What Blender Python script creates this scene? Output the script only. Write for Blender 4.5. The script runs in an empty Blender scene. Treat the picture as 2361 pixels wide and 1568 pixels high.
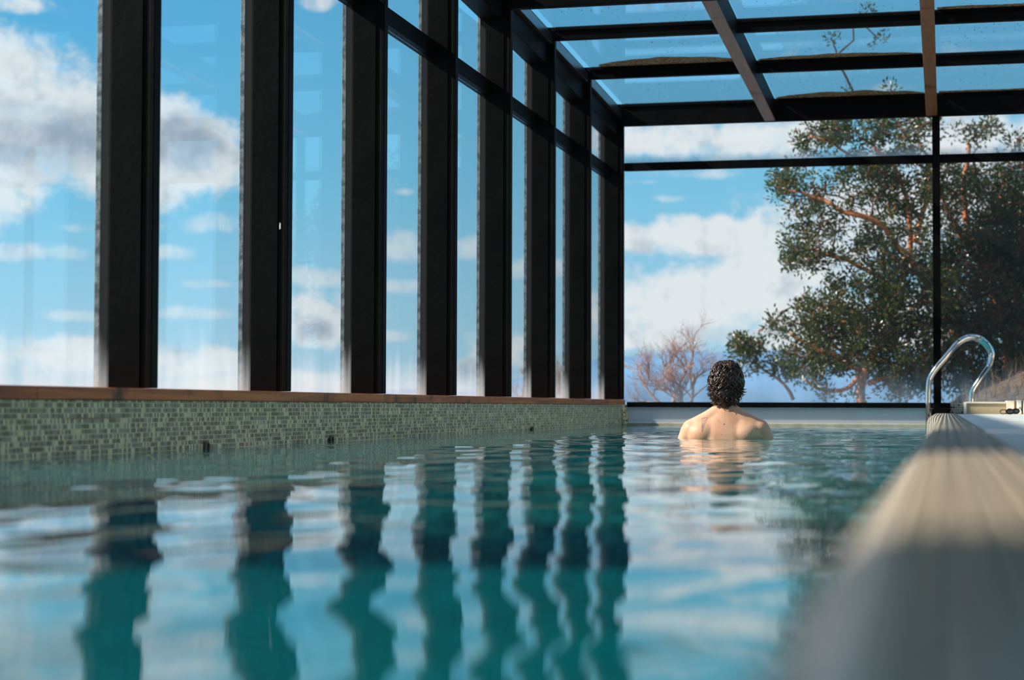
import bpy, bmesh, math, random
import numpy as np
from mathutils import Vector, Matrix, noise

random.seed(7)
RNG = np.random.default_rng(7)
scene = bpy.context.scene
C = scene.collection
PI = math.pi

# ------------------------------------------------------------------ camera
F_PX = 4224.4
cam_d = bpy.data.cameras.new('camera')
cam = bpy.data.objects.new('camera', cam_d)
C.objects.link(cam)
cam_d.sensor_width = 36.0
cam_d.lens = F_PX / 2361 * 36.0
cam_d.clip_start = 0.05
cam_d.clip_end = 60000
YAW, PIT, ROL = 0.2326, 0.0360, 0.0032
_f = Vector((-math.sin(YAW) * math.cos(PIT), math.cos(YAW) * math.cos(PIT), math.sin(PIT)))
_r = Vector((math.cos(YAW), math.sin(YAW), 0))
_u = _r.cross(_f)
_r2 = _r * math.cos(ROL) + _u * math.sin(ROL)
_u2 = _r2.cross(_f)
cam.matrix_world = Matrix(((_r2.x, _u2.x, -_f.x, 0), (_r2.y, _u2.y, -_f.y, 0),
                           (_r2.z, _u2.z, -_f.z, 0.18), (0, 0, 0, 1)))
cam_d.dof.use_dof = True
cam_d.dof.focus_distance = 10.6
cam_d.dof.aperture_fstop = 3.0
scene.camera = cam

# ------------------------------------------------------------------ view
scene.view_settings.view_transform = 'Standard'
scene.view_settings.look = 'None'
scene.view_settings.exposure = 0.0
scene.view_settings.gamma = 1.0
scene.view_settings.use_curve_mapping = False
scene.cycles.max_bounces = 10
scene.cycles.transparent_max_bounces = 20
scene.cycles.transmission_bounces = 10
scene.cycles.caustics_refractive = True
scene.cycles.caustics_reflective = False
scene.cycles.sample_clamp_indirect = 12.0
scene.cycles.use_denoising = True


def lin(c):
    return tuple(((v / 255) / 12.92 if v / 255 <= 0.04045 else ((v / 255 + 0.055) / 1.055) ** 2.4) for v in c) + (1,)


class NT:
    """small helper around a node tree"""
    def __init__(self, tree):
        self.t = tree
        self.n = tree.nodes
        self.l = tree.links

    def new(self, kind, **kw):
        nd = self.n.new(kind)
        for k, v in kw.items():
            setattr(nd, k, v)
        return nd

    def link(self, a, b):
        self.l.new(a, b)

    def put(self, sock, v):
        if isinstance(v, bpy.types.NodeSocket):
            self.l.new(v, sock)
        elif v is not None:
            sock.default_value = v

    def math(self, op, a, b=None, c=None, clamp=False):
        nd = self.n.new('ShaderNodeMath')
        nd.operation = op
        nd.use_clamp = clamp
        self.put(nd.inputs[0], a)
        self.put(nd.inputs[1], b)
        self.put(nd.inputs[2], c)
        return nd.outputs[0]

    def vmath(self, op, a, b=None):
        nd = self.n.new('ShaderNodeVectorMath')
        nd.operation = op
        self.put(nd.inputs[0], a)
        self.put(nd.inputs[1], b)
        return nd.outputs['Value'] if op in ('DOT_PRODUCT', 'LENGTH', 'DISTANCE') else nd.outputs[0]

    def mix(self, fac, a, b):
        nd = self.n.new('ShaderNodeMix')
        nd.data_type = 'RGBA'
        self.put(nd.inputs[0], fac)
        self.put(nd.inputs[6], a)
        self.put(nd.inputs[7], b)
        return nd.outputs[2]

    def smooth(self, v, lo, hi, a=0.0, b=1.0):
        nd = self.n.new('ShaderNodeMapRange')
        nd.interpolation_type = 'SMOOTHSTEP'
        self.put(nd.inputs['Value'], v)
        nd.inputs['From Min'].default_value = lo
        nd.inputs['From Max'].default_value = hi
        nd.inputs['To Min'].default_value = a
        nd.inputs['To Max'].default_value = b
        return nd.outputs['Result']

    def noise(self, vec, scale, detail=4, rough=0.55, dist=0.0, dims='3D'):
        nd = self.n.new('ShaderNodeTexNoise')
        nd.noise_dimensions = dims
        self.put(nd.inputs['Vector'], vec)
        nd.inputs['Scale'].default_value = scale
        nd.inputs['Detail'].default_value = detail
        nd.inputs['Roughness'].default_value = rough
        nd.inputs['Distortion'].default_value = dist
        return nd.outputs['Fac']

    def ramp(self, v, stops, interp='LINEAR'):
        nd = self.n.new('ShaderNodeValToRGB')
        nd.color_ramp.interpolation = interp
        el = nd.color_ramp.elements
        el[0].position, el[0].color = stops[0]
        el[1].position, el[1].color = stops[1]
        for p, c in stops[2:]:
            e = el.new(p)
            e.color = c
        self.put(nd.inputs[0], v)
        return nd.outputs[0]


# ------------------------------------------------------------------ sky (a world of blue with clouds in fixed directions)
def azel(x, y):
    """direction of a point of the view, as azimuth right of the pool's axis and elevation, degrees"""
    d = _f + _r2 * ((x - 1180.5) / F_PX) + _u2 * ((784 - y) / F_PX)
    d.normalize()
    return math.degrees(math.atan2(d.x, d.y)), math.degrees(math.asin(d.z))


def build_sky():
    w = bpy.data.worlds.new('sky')
    scene.world = w
    w.use_nodes = True
    t = NT(w.node_tree)
    t.n.clear()
    out = t.new('ShaderNodeOutputWorld')
    bg = t.new('ShaderNodeBackground')
    tc = t.new('ShaderNodeTexCoord')
    g = t.vmath('NORMALIZE', tc.outputs['Generated'])
    sp = t.new('ShaderNodeSeparateXYZ')
    t.link(g, sp.inputs[0])
    X, Y, Z = sp.outputs
    az = t.math('MULTIPLY', t.math('ARCTAN2', X, Y), 180 / PI)
    el = t.math('MULTIPLY', t.math('ARCSINE', Z), 180 / PI)
    cb = t.new('ShaderNodeCombineXYZ')
    t.link(az, cb.inputs[0])
    t.link(el, cb.inputs[1])
    ae = cb.outputs[0]
    # base gradient
    e01 = t.math('DIVIDE', el, 90.0, clamp=True)
    base = t.ramp(e01, [(0.0, lin((178, 208, 226))), (0.035, lin((152, 203, 226))), (0.075, lin((112, 190, 224))),
                        (0.13, lin((84, 174, 220))), (0.25, lin((62, 150, 205))), (0.5, lin((40, 112, 178))), (1.0, lin((28, 84, 150)))])
    # bluer to the right, paler to the left
    side = t.smooth(az, -30, 2)
    base = t.mix(t.math('MULTIPLY', side, 0.35), base, t.mix(e01, lin((150, 200, 226)), lin((20, 120, 190))))
    # turbulence
    n1 = t.noise(ae, 0.42, 8, 0.62, 0.3)
    n2 = t.noise(ae, 1.7, 6, 0.6)
    turb = t.math('ADD', t.math('MULTIPLY', t.math('SUBTRACT', n1, 0.5), 3.4), t.math('MULTIPLY', t.math('SUBTRACT', n2, 0.5), 1.3))

    def field(blobs):
        f = None
        for (px, py, rx, ry, wgt) in blobs:
            a, e = azel(px, py)
            k = 0.01356
            v = t.vmath('SUBTRACT', ae, (a, e, 0))
            v = t.vmath('MULTIPLY', v, (1 / (rx * k), 1 / (ry * k), 0))
            d = t.vmath('DOT_PRODUCT', v, v)
            m = t.math('MULTIPLY_ADD', d, -1.0, wgt)
            f = m if f is None else t.math('MAXIMUM', f, m)
        return f

    big = field([(40, 270, 230, 165, 1.6), (-120, 330, 260, 180, 1.6), (330, 350, 210, 140, 1.6), (490, 350, 90, 100, 1.5),
                 (760, 740, 120, 75, 1.3), (120, 815, 190, 60, 1.2), (430, 840, 160, 50, 1.2), (620, 880, 300, 32, 1.2),
                 (1640, 700, 300, 95, 1.5), (1850, 600, 260, 200, 1.1), (1640, 545, 240, 50, 1.5), (1500, 770, 160, 40, 1.2),
                 (1950, 760, 330, 120, 1.4), (2250, 330, 260, 100, 1.2), (1660, 320, 300, 55, 1.25), (2150, 480, 300, 130, 1.1),
                 (60, 5, 90, 30, 1.0), (740, 5, 60, 28, 0.9), (1000, 870, 140, 60, 1.0), (1180, 800, 120, 70, 0.9)])
    thin = field([(70, 582, 150, 26, 1.2), (170, 525, 80, 18, 0.9), (480, 515, 90, 34, 1.0), (165, 728, 90, 20, 1.0),
                  (445, 722, 100, 22, 1.1), (395, 582, 70, 24, 1.0), (500, 655, 90, 16, 0.9), (740, 640, 110, 32, 1.1),
                  (940, 565, 110, 42, 1.2), (1085, 570, 90, 36, 1.1), (1230, 620, 150, 34, 1.0), (920, 775, 60, 20, 1.1),
                  (930, 660, 90, 22, 0.9), (1540, 458, 60, 12, 1.0), (930, 442, 40, 12, 1.0), (1620, 400, 200, 18, 0.8),
                  (1950, 120, 240, 20, 0.55), (2230, 130, 180, 40, 0.55), (2000, 205, 160, 16, 0.6), (1480, 420, 70, 8, 0.7)])
    mb = t.smooth(t.math('ADD', big, turb), 0.15, 1.1)
    mt = t.math('MULTIPLY', t.smooth(t.math('ADD', thin, turb), 0.1, 1.3), 0.7)
    # the rest of the sky, outside the windows' view: broken cloud
    n3 = t.noise(g, 2.6, 8, 0.6, 0.4)
    hi = t.math('MULTIPLY', t.smooth(n3, 0.46, 0.60), t.smooth(el, 13.5, 19))
    backm = t.math('MULTIPLY', t.smooth(n3, 0.48, 0.62), t.smooth(t.math('ABSOLUTE', az), 45, 70))
    top = field([(1500, -290, 800, 240, 1.3), (1600, -560, 900, 420, 1.0), (200, -500, 700, 200, 0.7), (2300, -300, 300, 130, 0.8)])
    mtop = t.smooth(t.math('ADD', top, turb), 0.0, 1.2)
    m = t.math('MAXIMUM', t.math('MAXIMUM', mb, mt), t.math('MAXIMUM', t.math('MAXIMUM', hi, backm), mtop))
    # cloud colour: lit tops, grey-blue hollows
    grey = field([(110, 320, 200, 100, 1.2), (440, 330, 110, 80, 1.2), (560, 350, 60, 60, 0.8), (730, 760, 60, 40, 0.9),
                  (60, 800, 90, 30, 0.6), (1700, 770, 260, 34, 0.7), (1620, 300, 60, 30, 0.3), (1500, 600, 60, 14, 0.5), (1000, 860, 150, 50, 0.9)])
    gm = t.smooth(t.math('ADD', grey, t.math('MULTIPLY', turb, 0.8)), 0.0, 1.5)
    n4 = t.noise(ae, 0.9, 6, 0.6)
    gm = t.math('MAXIMUM', gm, t.smooth(n4, 0.50, 0.72, 0.0, 0.5))
    ccol = t.mix(gm, lin((226, 230, 233)), lin((152, 168, 186)))
    col = t.mix(m, base, ccol)
    # pale haze low over the horizon
    hz = t.smooth(el, 0.0, 1.6, 0.55, 0.0)
    col = t.mix(hz, col, lin((190, 208, 222)))
    t.link(col, bg.inputs['Color'])
    bg.inputs['Strength'].default_value = 1.12
    t.link(bg.outputs[0], out.inputs[0])
    w.cycles.sampling_method = 'MANUAL'
    w.cycles.sample_map_resolution = 1024


build_sky()

# ------------------------------------------------------------------ sun
SUN_DIR = Vector((-0.80, -0.20, 0.56)).normalized()      # towards the sun
sl = bpy.data.lights.new('sun', 'SUN')
sl.energy = 8.0
sl.color = (1.0, 0.93, 0.82)
sl.angle = math.radians(0.9)
sun = bpy.data.objects.new('sun', sl)
C.objects.link(sun)
sun.rotation_euler = SUN_DIR.to_track_quat('Z', 'Y').to_euler()
sun.location = (-20, -5, 15)


# ------------------------------------------------------------------ mesh helpers
class MB:
    def __init__(self):
        self.v, self.f, self.uv = [], [], []

    def add(self, verts, faces, uvs=None):
        b = len(self.v)
        self.v += [tuple(p) for p in verts]
        self.f += [tuple(b + i for i in fc) for fc in faces]
        if uvs is not None:
            self.uv += uvs
        return self

    def box(self, x0, x1, y0, y1, z0, z1, uv=False):
        v = [(x0, y0, z0), (x1, y0, z0), (x1, y1, z0), (x0, y1, z0), (x0, y0, z1), (x1, y0, z1), (x1, y1, z1), (x0, y1, z1)]
        f = [(0, 3, 2, 1), (4, 5, 6, 7), (0, 1, 5, 4), (2, 3, 7, 6), (1, 2, 6, 5), (3, 0, 4, 7)]
        return self.add(v, f)

    def beam_y(self, x0, x1, y0, y1, zb0, zb1, zt0, zt1):
        v = [(x0, y0, zb0), (x1, y0, zb0), (x1, y1, zb1), (x0, y1, zb1), (x0, y0, zt0), (x1, y0, zt0), (x1, y1, zt1), (x0, y1, zt1)]
        f = [(0, 3, 2, 1), (4, 5, 6, 7), (0, 1, 5, 4), (2, 3, 7, 6), (1, 2, 6, 5), (3, 0, 4, 7)]
        return self.add(v, f)

    def tube(self, pts, rad, seg=10, cap=True):
        pts = [Vector(p) for p in pts]
        if not hasattr(rad, '__len__'):
            rad = [rad] * len(pts)
        n = len(pts)
        tn = []
        for i in range(n):
            a = pts[max(0, i - 1)]
            b = pts[min(n - 1, i + 1)]
            d = b - a
            tn.append(d.normalized() if d.length > 1e-9 else Vector((0, 0, 1)))
        up = Vector((0, 0, 1)) if abs(tn[0].z) < 0.9 else Vector((1, 0, 0))
        s = tn[0].cross(up).normalized()
        verts, faces = [], []
        for i in range(n):
            s = (s - tn[i] * s.dot(tn[i]))
            s = s.normalized() if s.length > 1e-6 else tn[i].orthogonal().normalized()
            u = tn[i].cross(s)
            for k in range(seg):
                a = 2 * PI * k / seg
                verts.append(pts[i] + (s * math.cos(a) + u * math.sin(a)) * rad[i])
        for i in range(n - 1):
            for k in range(seg):
                a, b = i * seg + k, i * seg + (k + 1) % seg
                faces.append((a, b, b + seg, a + seg))
        if cap:
            faces.append(tuple(range(seg))[::-1])
            faces.append(tuple((n - 1) * seg + k for k in range(seg)))
        return self.add(verts, faces)

    def ellipsoid(self, c, r, seg=16, rings=10, rot=None):
        c = Vector(c)
        verts, faces = [], []
        for i in range(rings + 1):
            th = PI * i / rings
            for k in range(seg):
                a = 2 * PI * k / seg
                p = Vector((r[0] * math.sin(th) * math.cos(a), r[1] * math.sin(th) * math.sin(a), r[2] * math.cos(th)))
                if rot:
                    p = rot @ p
                verts.append(c + p)
        for i in range(rings):
            for k in range(seg):
                a, b = i * seg + k, i * seg + (k + 1) % seg
                faces.append((a, a + seg, b + seg, b))
        return self.add(verts, faces)

    def loft(self, secs, seg=24, p=2.0):
        """closed loft through superellipse sections (cx, cy, z, rx, ry)"""
        verts, faces = [], []
        for (cx, cy, z, rx, ry) in secs:
            for k in range(seg):
                a = 2 * PI * k / seg
                ca, sa = math.cos(a), math.sin(a)
                verts.append((cx + rx * math.copysign(abs(ca) ** (2 / p), ca), cy + ry * math.copysign(abs(sa) ** (2 / p), sa), z))
        n = len(secs)
        for i in range(n - 1):
            for k in range(seg):
                a, b = i * seg + k, i * seg + (k + 1) % seg
                faces.append((a, b, b + seg, a + seg))
        faces.append(tuple(range(seg))[::-1])
        faces.append(tuple((n - 1) * seg + k for k in range(seg)))
        return self.add(verts, faces)

    def build(self, name, mat=None, parent=None, smooth=False, bevel=0.0, weld=False):
        me = bpy.data.meshes.new(name)
        me.from_pydata(self.v, [], self.f)
        if self.uv:
            ul = me.uv_layers.new(name='UVMap')
            idx = np.empty(len(me.loops), dtype=np.int32)
            me.loops.foreach_get('vertex_index', idx)
            ul.data.foreach_set('uv', np.array(self.uv, dtype=np.float32)[idx].ravel())
        me.validate()
        if mat:
            me.materials.append(mat)
        if smooth:
            me.polygons.foreach_set('use_smooth', [True] * len(me.polygons))
        o = bpy.data.objects.new(name, me)
        C.objects.link(o)
        if parent:
            o.parent = parent
        if bevel:
            m = o.modifiers.new('bevel', 'BEVEL')
            m.width = bevel
            m.segments = 2
            m.limit_method = 'ANGLE'
        return o


def tag(o, label=None, cat=None, group=None, kind=None):
    if label:
        o['label'] = label
    if cat:
        o['category'] = cat
    if group:
        o['group'] = group
    if kind:
        o['kind'] = kind
    return o


def empty(name, loc=(0, 0, 0)):
    o = bpy.data.objects.new(name, None)
    o.empty_display_size = 0.1
    o.location = loc
    C.objects.link(o)
    return o


# ------------------------------------------------------------------ materials
def new_mat(name):
    m = bpy.data.materials.new(name)
    m.use_nodes = True
    t = NT(m.node_tree)
    t.n.clear()
    out = t.new('ShaderNodeOutputMaterial')
    return m, t, out


def pbr(name, color, rough=0.5, metal=0.0, bump=0.0, bscale=50, var=0.0, vscale=8, spec=0.5, sss=0.0, coat=0.0):
    m, t, out = new_mat(name)
    b = t.new('ShaderNodeBsdfPrincipled')
    tc = t.new('ShaderNodeTexCoord')
    col = lin(color)
    if var:
        nn = t.noise(tc.outputs['Object'], vscale, 5)
        dk = tuple(c * (1 - var) for c in col[:3]) + (1,)
        lt = tuple(min(1, c * (1 + var)) for c in col[:3]) + (1,)
        t.link(t.mix(t.smooth(nn, 0.35, 0.65), dk, lt), b.inputs['Base Color'])
    else:
        b.inputs['Base Color'].default_value = col
    b.inputs['Roughness'].default_value = rough
    b.inputs['Metallic'].default_value = metal
    b.inputs['Specular IOR Level'].default_value = spec
    b.inputs['Coat Weight'].default_value = coat
    if bump:
        bp = t.new('ShaderNodeBump')
        bp.inputs['Strength'].default_value = bump
        bp.inputs['Distance'].default_value = 0.01
        t.link(t.noise(tc.outputs['Object'], bscale, 6), bp.inputs['Height'])
        t.link(bp.outputs[0], b.inputs['Normal'])
    t.link(b.outputs[0], out.inputs[0])
    return m


def mosaic(name, tiles, grout, w, h, rough=0.18, cluster=0.35, gw=0.10, bump=0.25, shift=True, spec=0.5, stain=None):
    """small glass tiles in rows on the UV map (metres); tiles = [(share, colour), ...]"""
    m, t, out = new_mat(name)
    b = t.new('ShaderNodeBsdfPrincipled')
    uv = t.new('ShaderNodeUVMap')
    sp = t.new('ShaderNodeSeparateXYZ')
    t.link(uv.outputs[0], sp.inputs[0])
    u, v = sp.outputs[0], sp.outputs[1]
    vr = t.math('DIVIDE', v, h)
    row = t.math('FLOOR', vr)
    wn = t.new('ShaderNodeTexWhiteNoise', noise_dimensions='1D')
    t.link(row, wn.inputs['W'])
    ur = t.math('DIVIDE', u, w)
    if shift:
        ur = t.math('ADD', ur, wn.outputs['Value'])
    col_i = t.math('FLOOR', ur)
    cb = t.new('ShaderNodeCombineXYZ')
    t.link(col_i, cb.inputs[0])
    t.link(row, cb.inputs[1])
    wn2 = t.new('ShaderNodeTexWhiteNoise', noise_dimensions='2D')
    t.link(cb.outputs[0], wn2.inputs['Vector'])
    cl = t.noise(cb.outputs[0], 0.33, 2)
    r = t.math('ADD', t.math('MULTIPLY', wn2.outputs['Value'], 1 - cluster),
               t.math('MULTIPLY', t.smooth(cl, 0.3, 0.7), cluster))
    stops, acc = [], 0.0
    for s, c in tiles:
        stops.append((acc, lin(c)))
        acc += s
    colr = t.ramp(r, stops, 'CONSTANT')
    # slight tone of each tile
    wn3 = t.new('ShaderNodeTexWhiteNoise', noise_dimensions='3D')
    t.link(cb.outputs[0], wn3.inputs['Vector'])
    hs = t.new('ShaderNodeHueSaturation')
    t.link(t.math('MULTIPLY_ADD', wn3.outputs['Value'], 0.35, 0.82), hs.inputs['Value'])
    t.link(colr, hs.inputs['Color'])
    fu = t.math('FRACT', ur)
    fv = t.math('FRACT', vr)
    eu = t.math('MINIMUM', fu, t.math('SUBTRACT', 1.0, fu))
    ev = t.math('MINIMUM', fv, t.math('SUBTRACT', 1.0, fv))
    e = t.math('MINIMUM', t.math('MULTIPLY', eu, w / h), ev)
    gm = t.smooth(e, gw * 0.6, gw)
    base = t.mix(gm, lin(grout), hs.outputs[0])
    if stain:
        d = t.vmath('MULTIPLY', t.vmath('SUBTRACT', uv.outputs[0], (stain[0], stain[1], 0)), (1 / stain[2], 1 / stain[3], 0))
        q = t.math('SUBTRACT', 1.0, t.vmath('LENGTH', d))
        q = t.math('ADD', q, t.math('MULTIPLY', t.math('SUBTRACT', t.noise(uv.outputs[0], 60, 3), 0.5), 1.2))
        base = t.mix(t.smooth(q, 0.0, 0.4, 0.0, 0.8), base, lin((178, 104, 36)))
    t.link(base, b.inputs['Base Color'])
    b.inputs['Specular IOR Level'].default_value = spec
    t.link(t.smooth(gm, 0, 1, 0.75, rough), b.inputs['Roughness'])
    bp = t.new('ShaderNodeBump')
    bp.inputs['Strength'].default_value = bump
    bp.inputs['Distance'].default_value = 0.002
    t.link(gm, bp.inputs['Height'])
    t.link(bp.outputs[0], b.inputs['Normal'])
    t.link(b.outputs[0], out.inputs[0])
    return m


def glass(name, tint=(250, 253, 253), mist=None, specks=False, haze=0.0, streak=True):
    """thin window glass: sees through, mirrors by angle, fogged towards the sill. mist = (z_clear, z_full, amount)"""
    m, t, out = new_mat(name)
    geo = t.new('ShaderNodeNewGeometry')
    c = t.math('ABSOLUTE', t.vmath('DOT_PRODUCT', geo.outputs['Normal'], geo.outputs['Incoming']))
    k = t.math('SUBTRACT', 1.0, c, clamp=True)
    F = t.math('MULTIPLY_ADD', t.math('POWER', k, 5.0), 0.6, 0.025)
    tr = t.new('ShaderNodeBsdfTransparent')
    tr.inputs[0].default_value = lin(tint)
    gl = t.new('ShaderNodeBsdfGlossy')
    gl.inputs['Roughness'].default_value = 0.0
    gl.inputs['Color'].default_value = (1, 1, 1, 1)
    mx = t.new('ShaderNodeMixShader')
    t.link(F, mx.inputs[0])
    t.link(tr.outputs[0], mx.inputs[1])
    t.link(gl.outputs[0], mx.inputs[2])
    last = mx.outputs[0]
    pos = geo.outputs['Position']
    amt = None
    if mist:
        z_clear, z_full, a = mist
        sp = t.new('ShaderNodeSeparateXYZ')
        t.link(pos, sp.inputs[0])
        st = t.noise(t.vmath('MULTIPLY', pos, (9, 9, 0.8)), 1.0, 5, 0.6)
        zz = t.math('ADD', sp.outputs[2], t.math('MULTIPLY', t.math('SUBTRACT', st, 0.5), 0.5 if streak else 0.1))
        amt = t.smooth(zz, z_full, z_clear, a, haze)
    elif haze:
        amt = t.math('MULTIPLY', t.noise(pos, 2.0, 4), haze * 2)
    if amt is not None:
        df = t.new('ShaderNodeBsdfDiffuse')
        df.inputs[0].default_value = lin((225, 228, 230))
        tl = t.new('ShaderNodeBsdfTranslucent')
        tl.inputs[0].default_value = lin((225, 228, 230))
        dm = t.new('ShaderNodeMixShader')
        dm.inputs[0].default_value = 0.6
        t.link(df.outputs[0], dm.inputs[1])
        t.link(tl.outputs[0], dm.inputs[2])
        m2 = t.new('ShaderNodeMixShader')
        t.link(amt, m2.inputs[0])
        t.link(last, m2.inputs[1])
        t.link(dm.outputs[0], m2.inputs[2])
        last = m2.outputs[0]
    if specks:
        vo = t.new('ShaderNodeTexVoronoi')
        vo.inputs['Scale'].default_value = 22
        t.link(t.vmath('MULTIPLY', pos, (1, 0.8, 1)), vo.inputs['Vector'])
        big = t.noise(pos, 1.6, 3)
        wn = t.new('ShaderNodeTexWhiteNoise', noise_dimensions='3D')
        t.link(vo.outputs['Color'], wn.inputs['Vector'])
        on = t.math('MULTIPLY', t.smooth(wn.outputs['Value'], 0.62, 0.64), t.smooth(big, 0.45, 0.6))
        dot = t.math('MULTIPLY', t.math('LESS_THAN', vo.outputs['Distance'], 0.16), on)
        dd = t.new('ShaderNodeBsdfDiffuse')
        dd.inputs[0].default_value = lin((60, 52, 44))
        m3 = t.new('ShaderNodeMixShader')
        t.link(t.math('MULTIPLY', dot, 0.75), m3.inputs[0])
        t.link(last, m3.inputs[1])
        t.link(dd.outputs[0], m3.inputs[2])
        last = m3.outputs[0]
    t.link(last, out.inputs[0])
    return m


def wood(name, a, b_, axis='Y', scale=1.0, rough=0.4):
    m, t, out = new_mat(name)
    b = t.new('ShaderNodeBsdfPrincipled')
    tc = t.new('ShaderNodeTexCoord')
    sc = (60, 2.2, 60) if axis == 'Y' else (2.2, 60, 60)
    v = t.vmath('MULTIPLY', tc.outputs['Object'], sc)
    n = t.noise(v, scale, 5, 0.6, 0.6)
    kn = t.noise(tc.outputs['Object'], 5.0, 3)
    c = t.mix(t.smooth(n, 0.3, 0.7), lin(a), lin(b_))
    c = t.mix(t.smooth(kn, 0.55, 0.72), c, tuple(x * 0.35 for x in lin(a)[:3]) + (1,))
    t.link(c, b.inputs['Base Color'])
    b.inputs['Roughness'].default_value = rough
    bp = t.new('ShaderNodeBump')
    bp.inputs['Strength'].default_value = 0.2
    bp.inputs['Distance'].default_value = 0.002
    t.link(n, bp.inputs['Height'])
    t.link(bp.outputs[0], b.inputs['Normal'])
    t.link(b.outputs[0], out.inputs[0])
    return m


M = {}
M['black'] = pbr('black_steel', (13, 11, 10), 0.5, 0, bump=0.15, bscale=30, var=0.3, vscale=6, spec=0.06)
M['flange'] = pbr('weathered_aluminium', (120, 122, 120), 0.45, 0.5, bump=0.3, bscale=60, var=0.5, vscale=25)
M['flash'] = pbr('lead_flashing', (120, 120, 128), 0.25, 0.9)
M['soffit'] = wood('rafter_board', (120, 72, 44), (160, 100, 62), 'Y')
M['sill'] = wood('varnished_sill', (168, 66, 10), (232, 118, 30), 'Y', 0.6, 0.5)
M['tile_wall'] = mosaic('grey_brown_mosaic', [(0.36, (74, 42, 32)), (0.26, (150, 130, 116)), (0.38, (250, 218, 168))],
                        (252, 216, 158), 0.0135, 0.0187, 0.3, 0.45, 0.10, spec=0.25, stain=(6.05, 0.131, 0.30, 0.004))
M['tile_cope'] = mosaic('grey_coping_mosaic', [(0.4, (88, 76, 72)), (0.3, (70, 60, 60)), (0.3, (120, 108, 100))],
                        (232, 210, 176), 0.034, 0.017, 0.16, 0.2, 0.12, shift=False)
M['tile_end'] = mosaic('speckled_end_mosaic', [(0.7, (120, 124, 122)), (0.3, (36, 40, 38))],
                       (190, 180, 164), 0.02, 0.02, 0.2, 0.1, 0.08)
M['tile_pool'] = mosaic('turquoise_mosaic', [(0.3, (0, 108, 124)), (0.3, (10, 186, 194)), (0.3, (90, 244, 240)), (0.1, (130, 210, 170))],
                        (110, 190, 186), 0.025, 0.025, 0.3, 0.55, 0.07, 0.1)  # clusters of pale and dark tiles stand in for caustic light patches
M['chrome'] = pbr('polished_steel', (222, 222, 222), 0.07, 1.0)
M['white'] = pbr('white_plastic', (242, 236, 226), 0.45, var=0.05)
M['beige'] = pbr('beige_render', (186, 166, 134), 0.7, bump=0.2, var=0.12)
M['cream'] = pbr('cream_board', (232, 222, 200), 0.55, var=0.06)
M['ochre'] = pbr('ochre_board', (196, 152, 96), 0.6)
M['deck'] = pbr('deck_stone', (150, 136, 122), 0.6, bump=0.2, var=0.15)
M['plaster'] = pbr('plaster', (206, 190, 168), 0.8, var=0.08, vscale=2)
M['curb'] = pbr('tan_curb', (188, 172, 148), 0.6, var=0.15)
M['rubber'] = pbr('black_rubber', (18, 18, 20), 0.3)
M['lens'] = pbr('smoked_lens', (58, 56, 60), 0.06, coat=0.6)

# ------------------------------------------------------------------ dimensions of the hall
XL = -2.981
Y0, S = 6.617, 1.4913
YE = 17.231
PY = {k: Y0 + k * S for k in range(-5, 7)}
PY[7] = YE
XR = 4.4
YN = -3.5
ZT = lambda y: 3.209 - 0.0308 * (y - PY[4])
POOL_Z = -1.32

# ------------------------------------------------------------------ pool shell
mb = MB()
ys = np.linspace(YN, YE, 60)
# above-water mosaic wall, slightly uneven, with its thickness behind
nz = 6


def wall_x(y, z):
    return XL + 0.012 * noise.noise(Vector((y * 1.1, z * 4, 3.3))) * (1 if z < 0.19 else 0.6)


rows = [(-0.06), 0.0, 0.05, 0.10, 0.15, 0.196]
verts, faces, uvs = [], [], []
for y in ys:
    for z in rows:
        verts.append((wall_x(y, z), y, z))
        uvs.append((y, z))
for i in range(len(ys) - 1):
    for j in range(len(rows) - 1):
        a = i * len(rows) + j
        faces.append((a, a + len(rows), a + len(rows) + 1, a + 1))
mb.add(verts, faces, uvs)
# outer block
bx = MB().box(-3.26, XL - 0.02, YN, YE + 0.1, -2.0, 0.196)
mb.add(bx.v, bx.f, [(p[1] + p[0], p[2]) for p in bx.v])
# rounded end of the wall at the far corner
pts = []
seg = 8
vb, fb, ub = [], [], []
for j, z in enumerate((-0.06, 0.02, 0.07, 0.12, 0.196)):
    for k in range(seg + 1):
        a = -PI / 2 + PI * k / seg
        bulge = 0.045 + (0.018 if z < 0.1 else 0)
        vb.append((XL - 0.01 + bulge * math.cos(a), YE - 0.075 + 0.07 * math.sin(a), z))
        ub.append((YE + 0.1 * k / seg, z))
for j in range(4):
    for k in range(seg):
        a = j * (seg + 1) + k
        fb.append((a, a + 1, a + seg + 2, a + seg + 1))
mb.add(vb, fb, ub)
wl = mb.build('wall_left', M['tile_wall'])
tag(wl, 'low pool wall of grey, cream and brown mosaic tiles under the windows', 'wall', kind='structure')


def pool_panel(name, corners, uv):
    o = MB().add(corners, [(0, 1, 2, 3)], uv).build(name, M['tile_pool'])
    tag(o, kind='structure')
    return o


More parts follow.
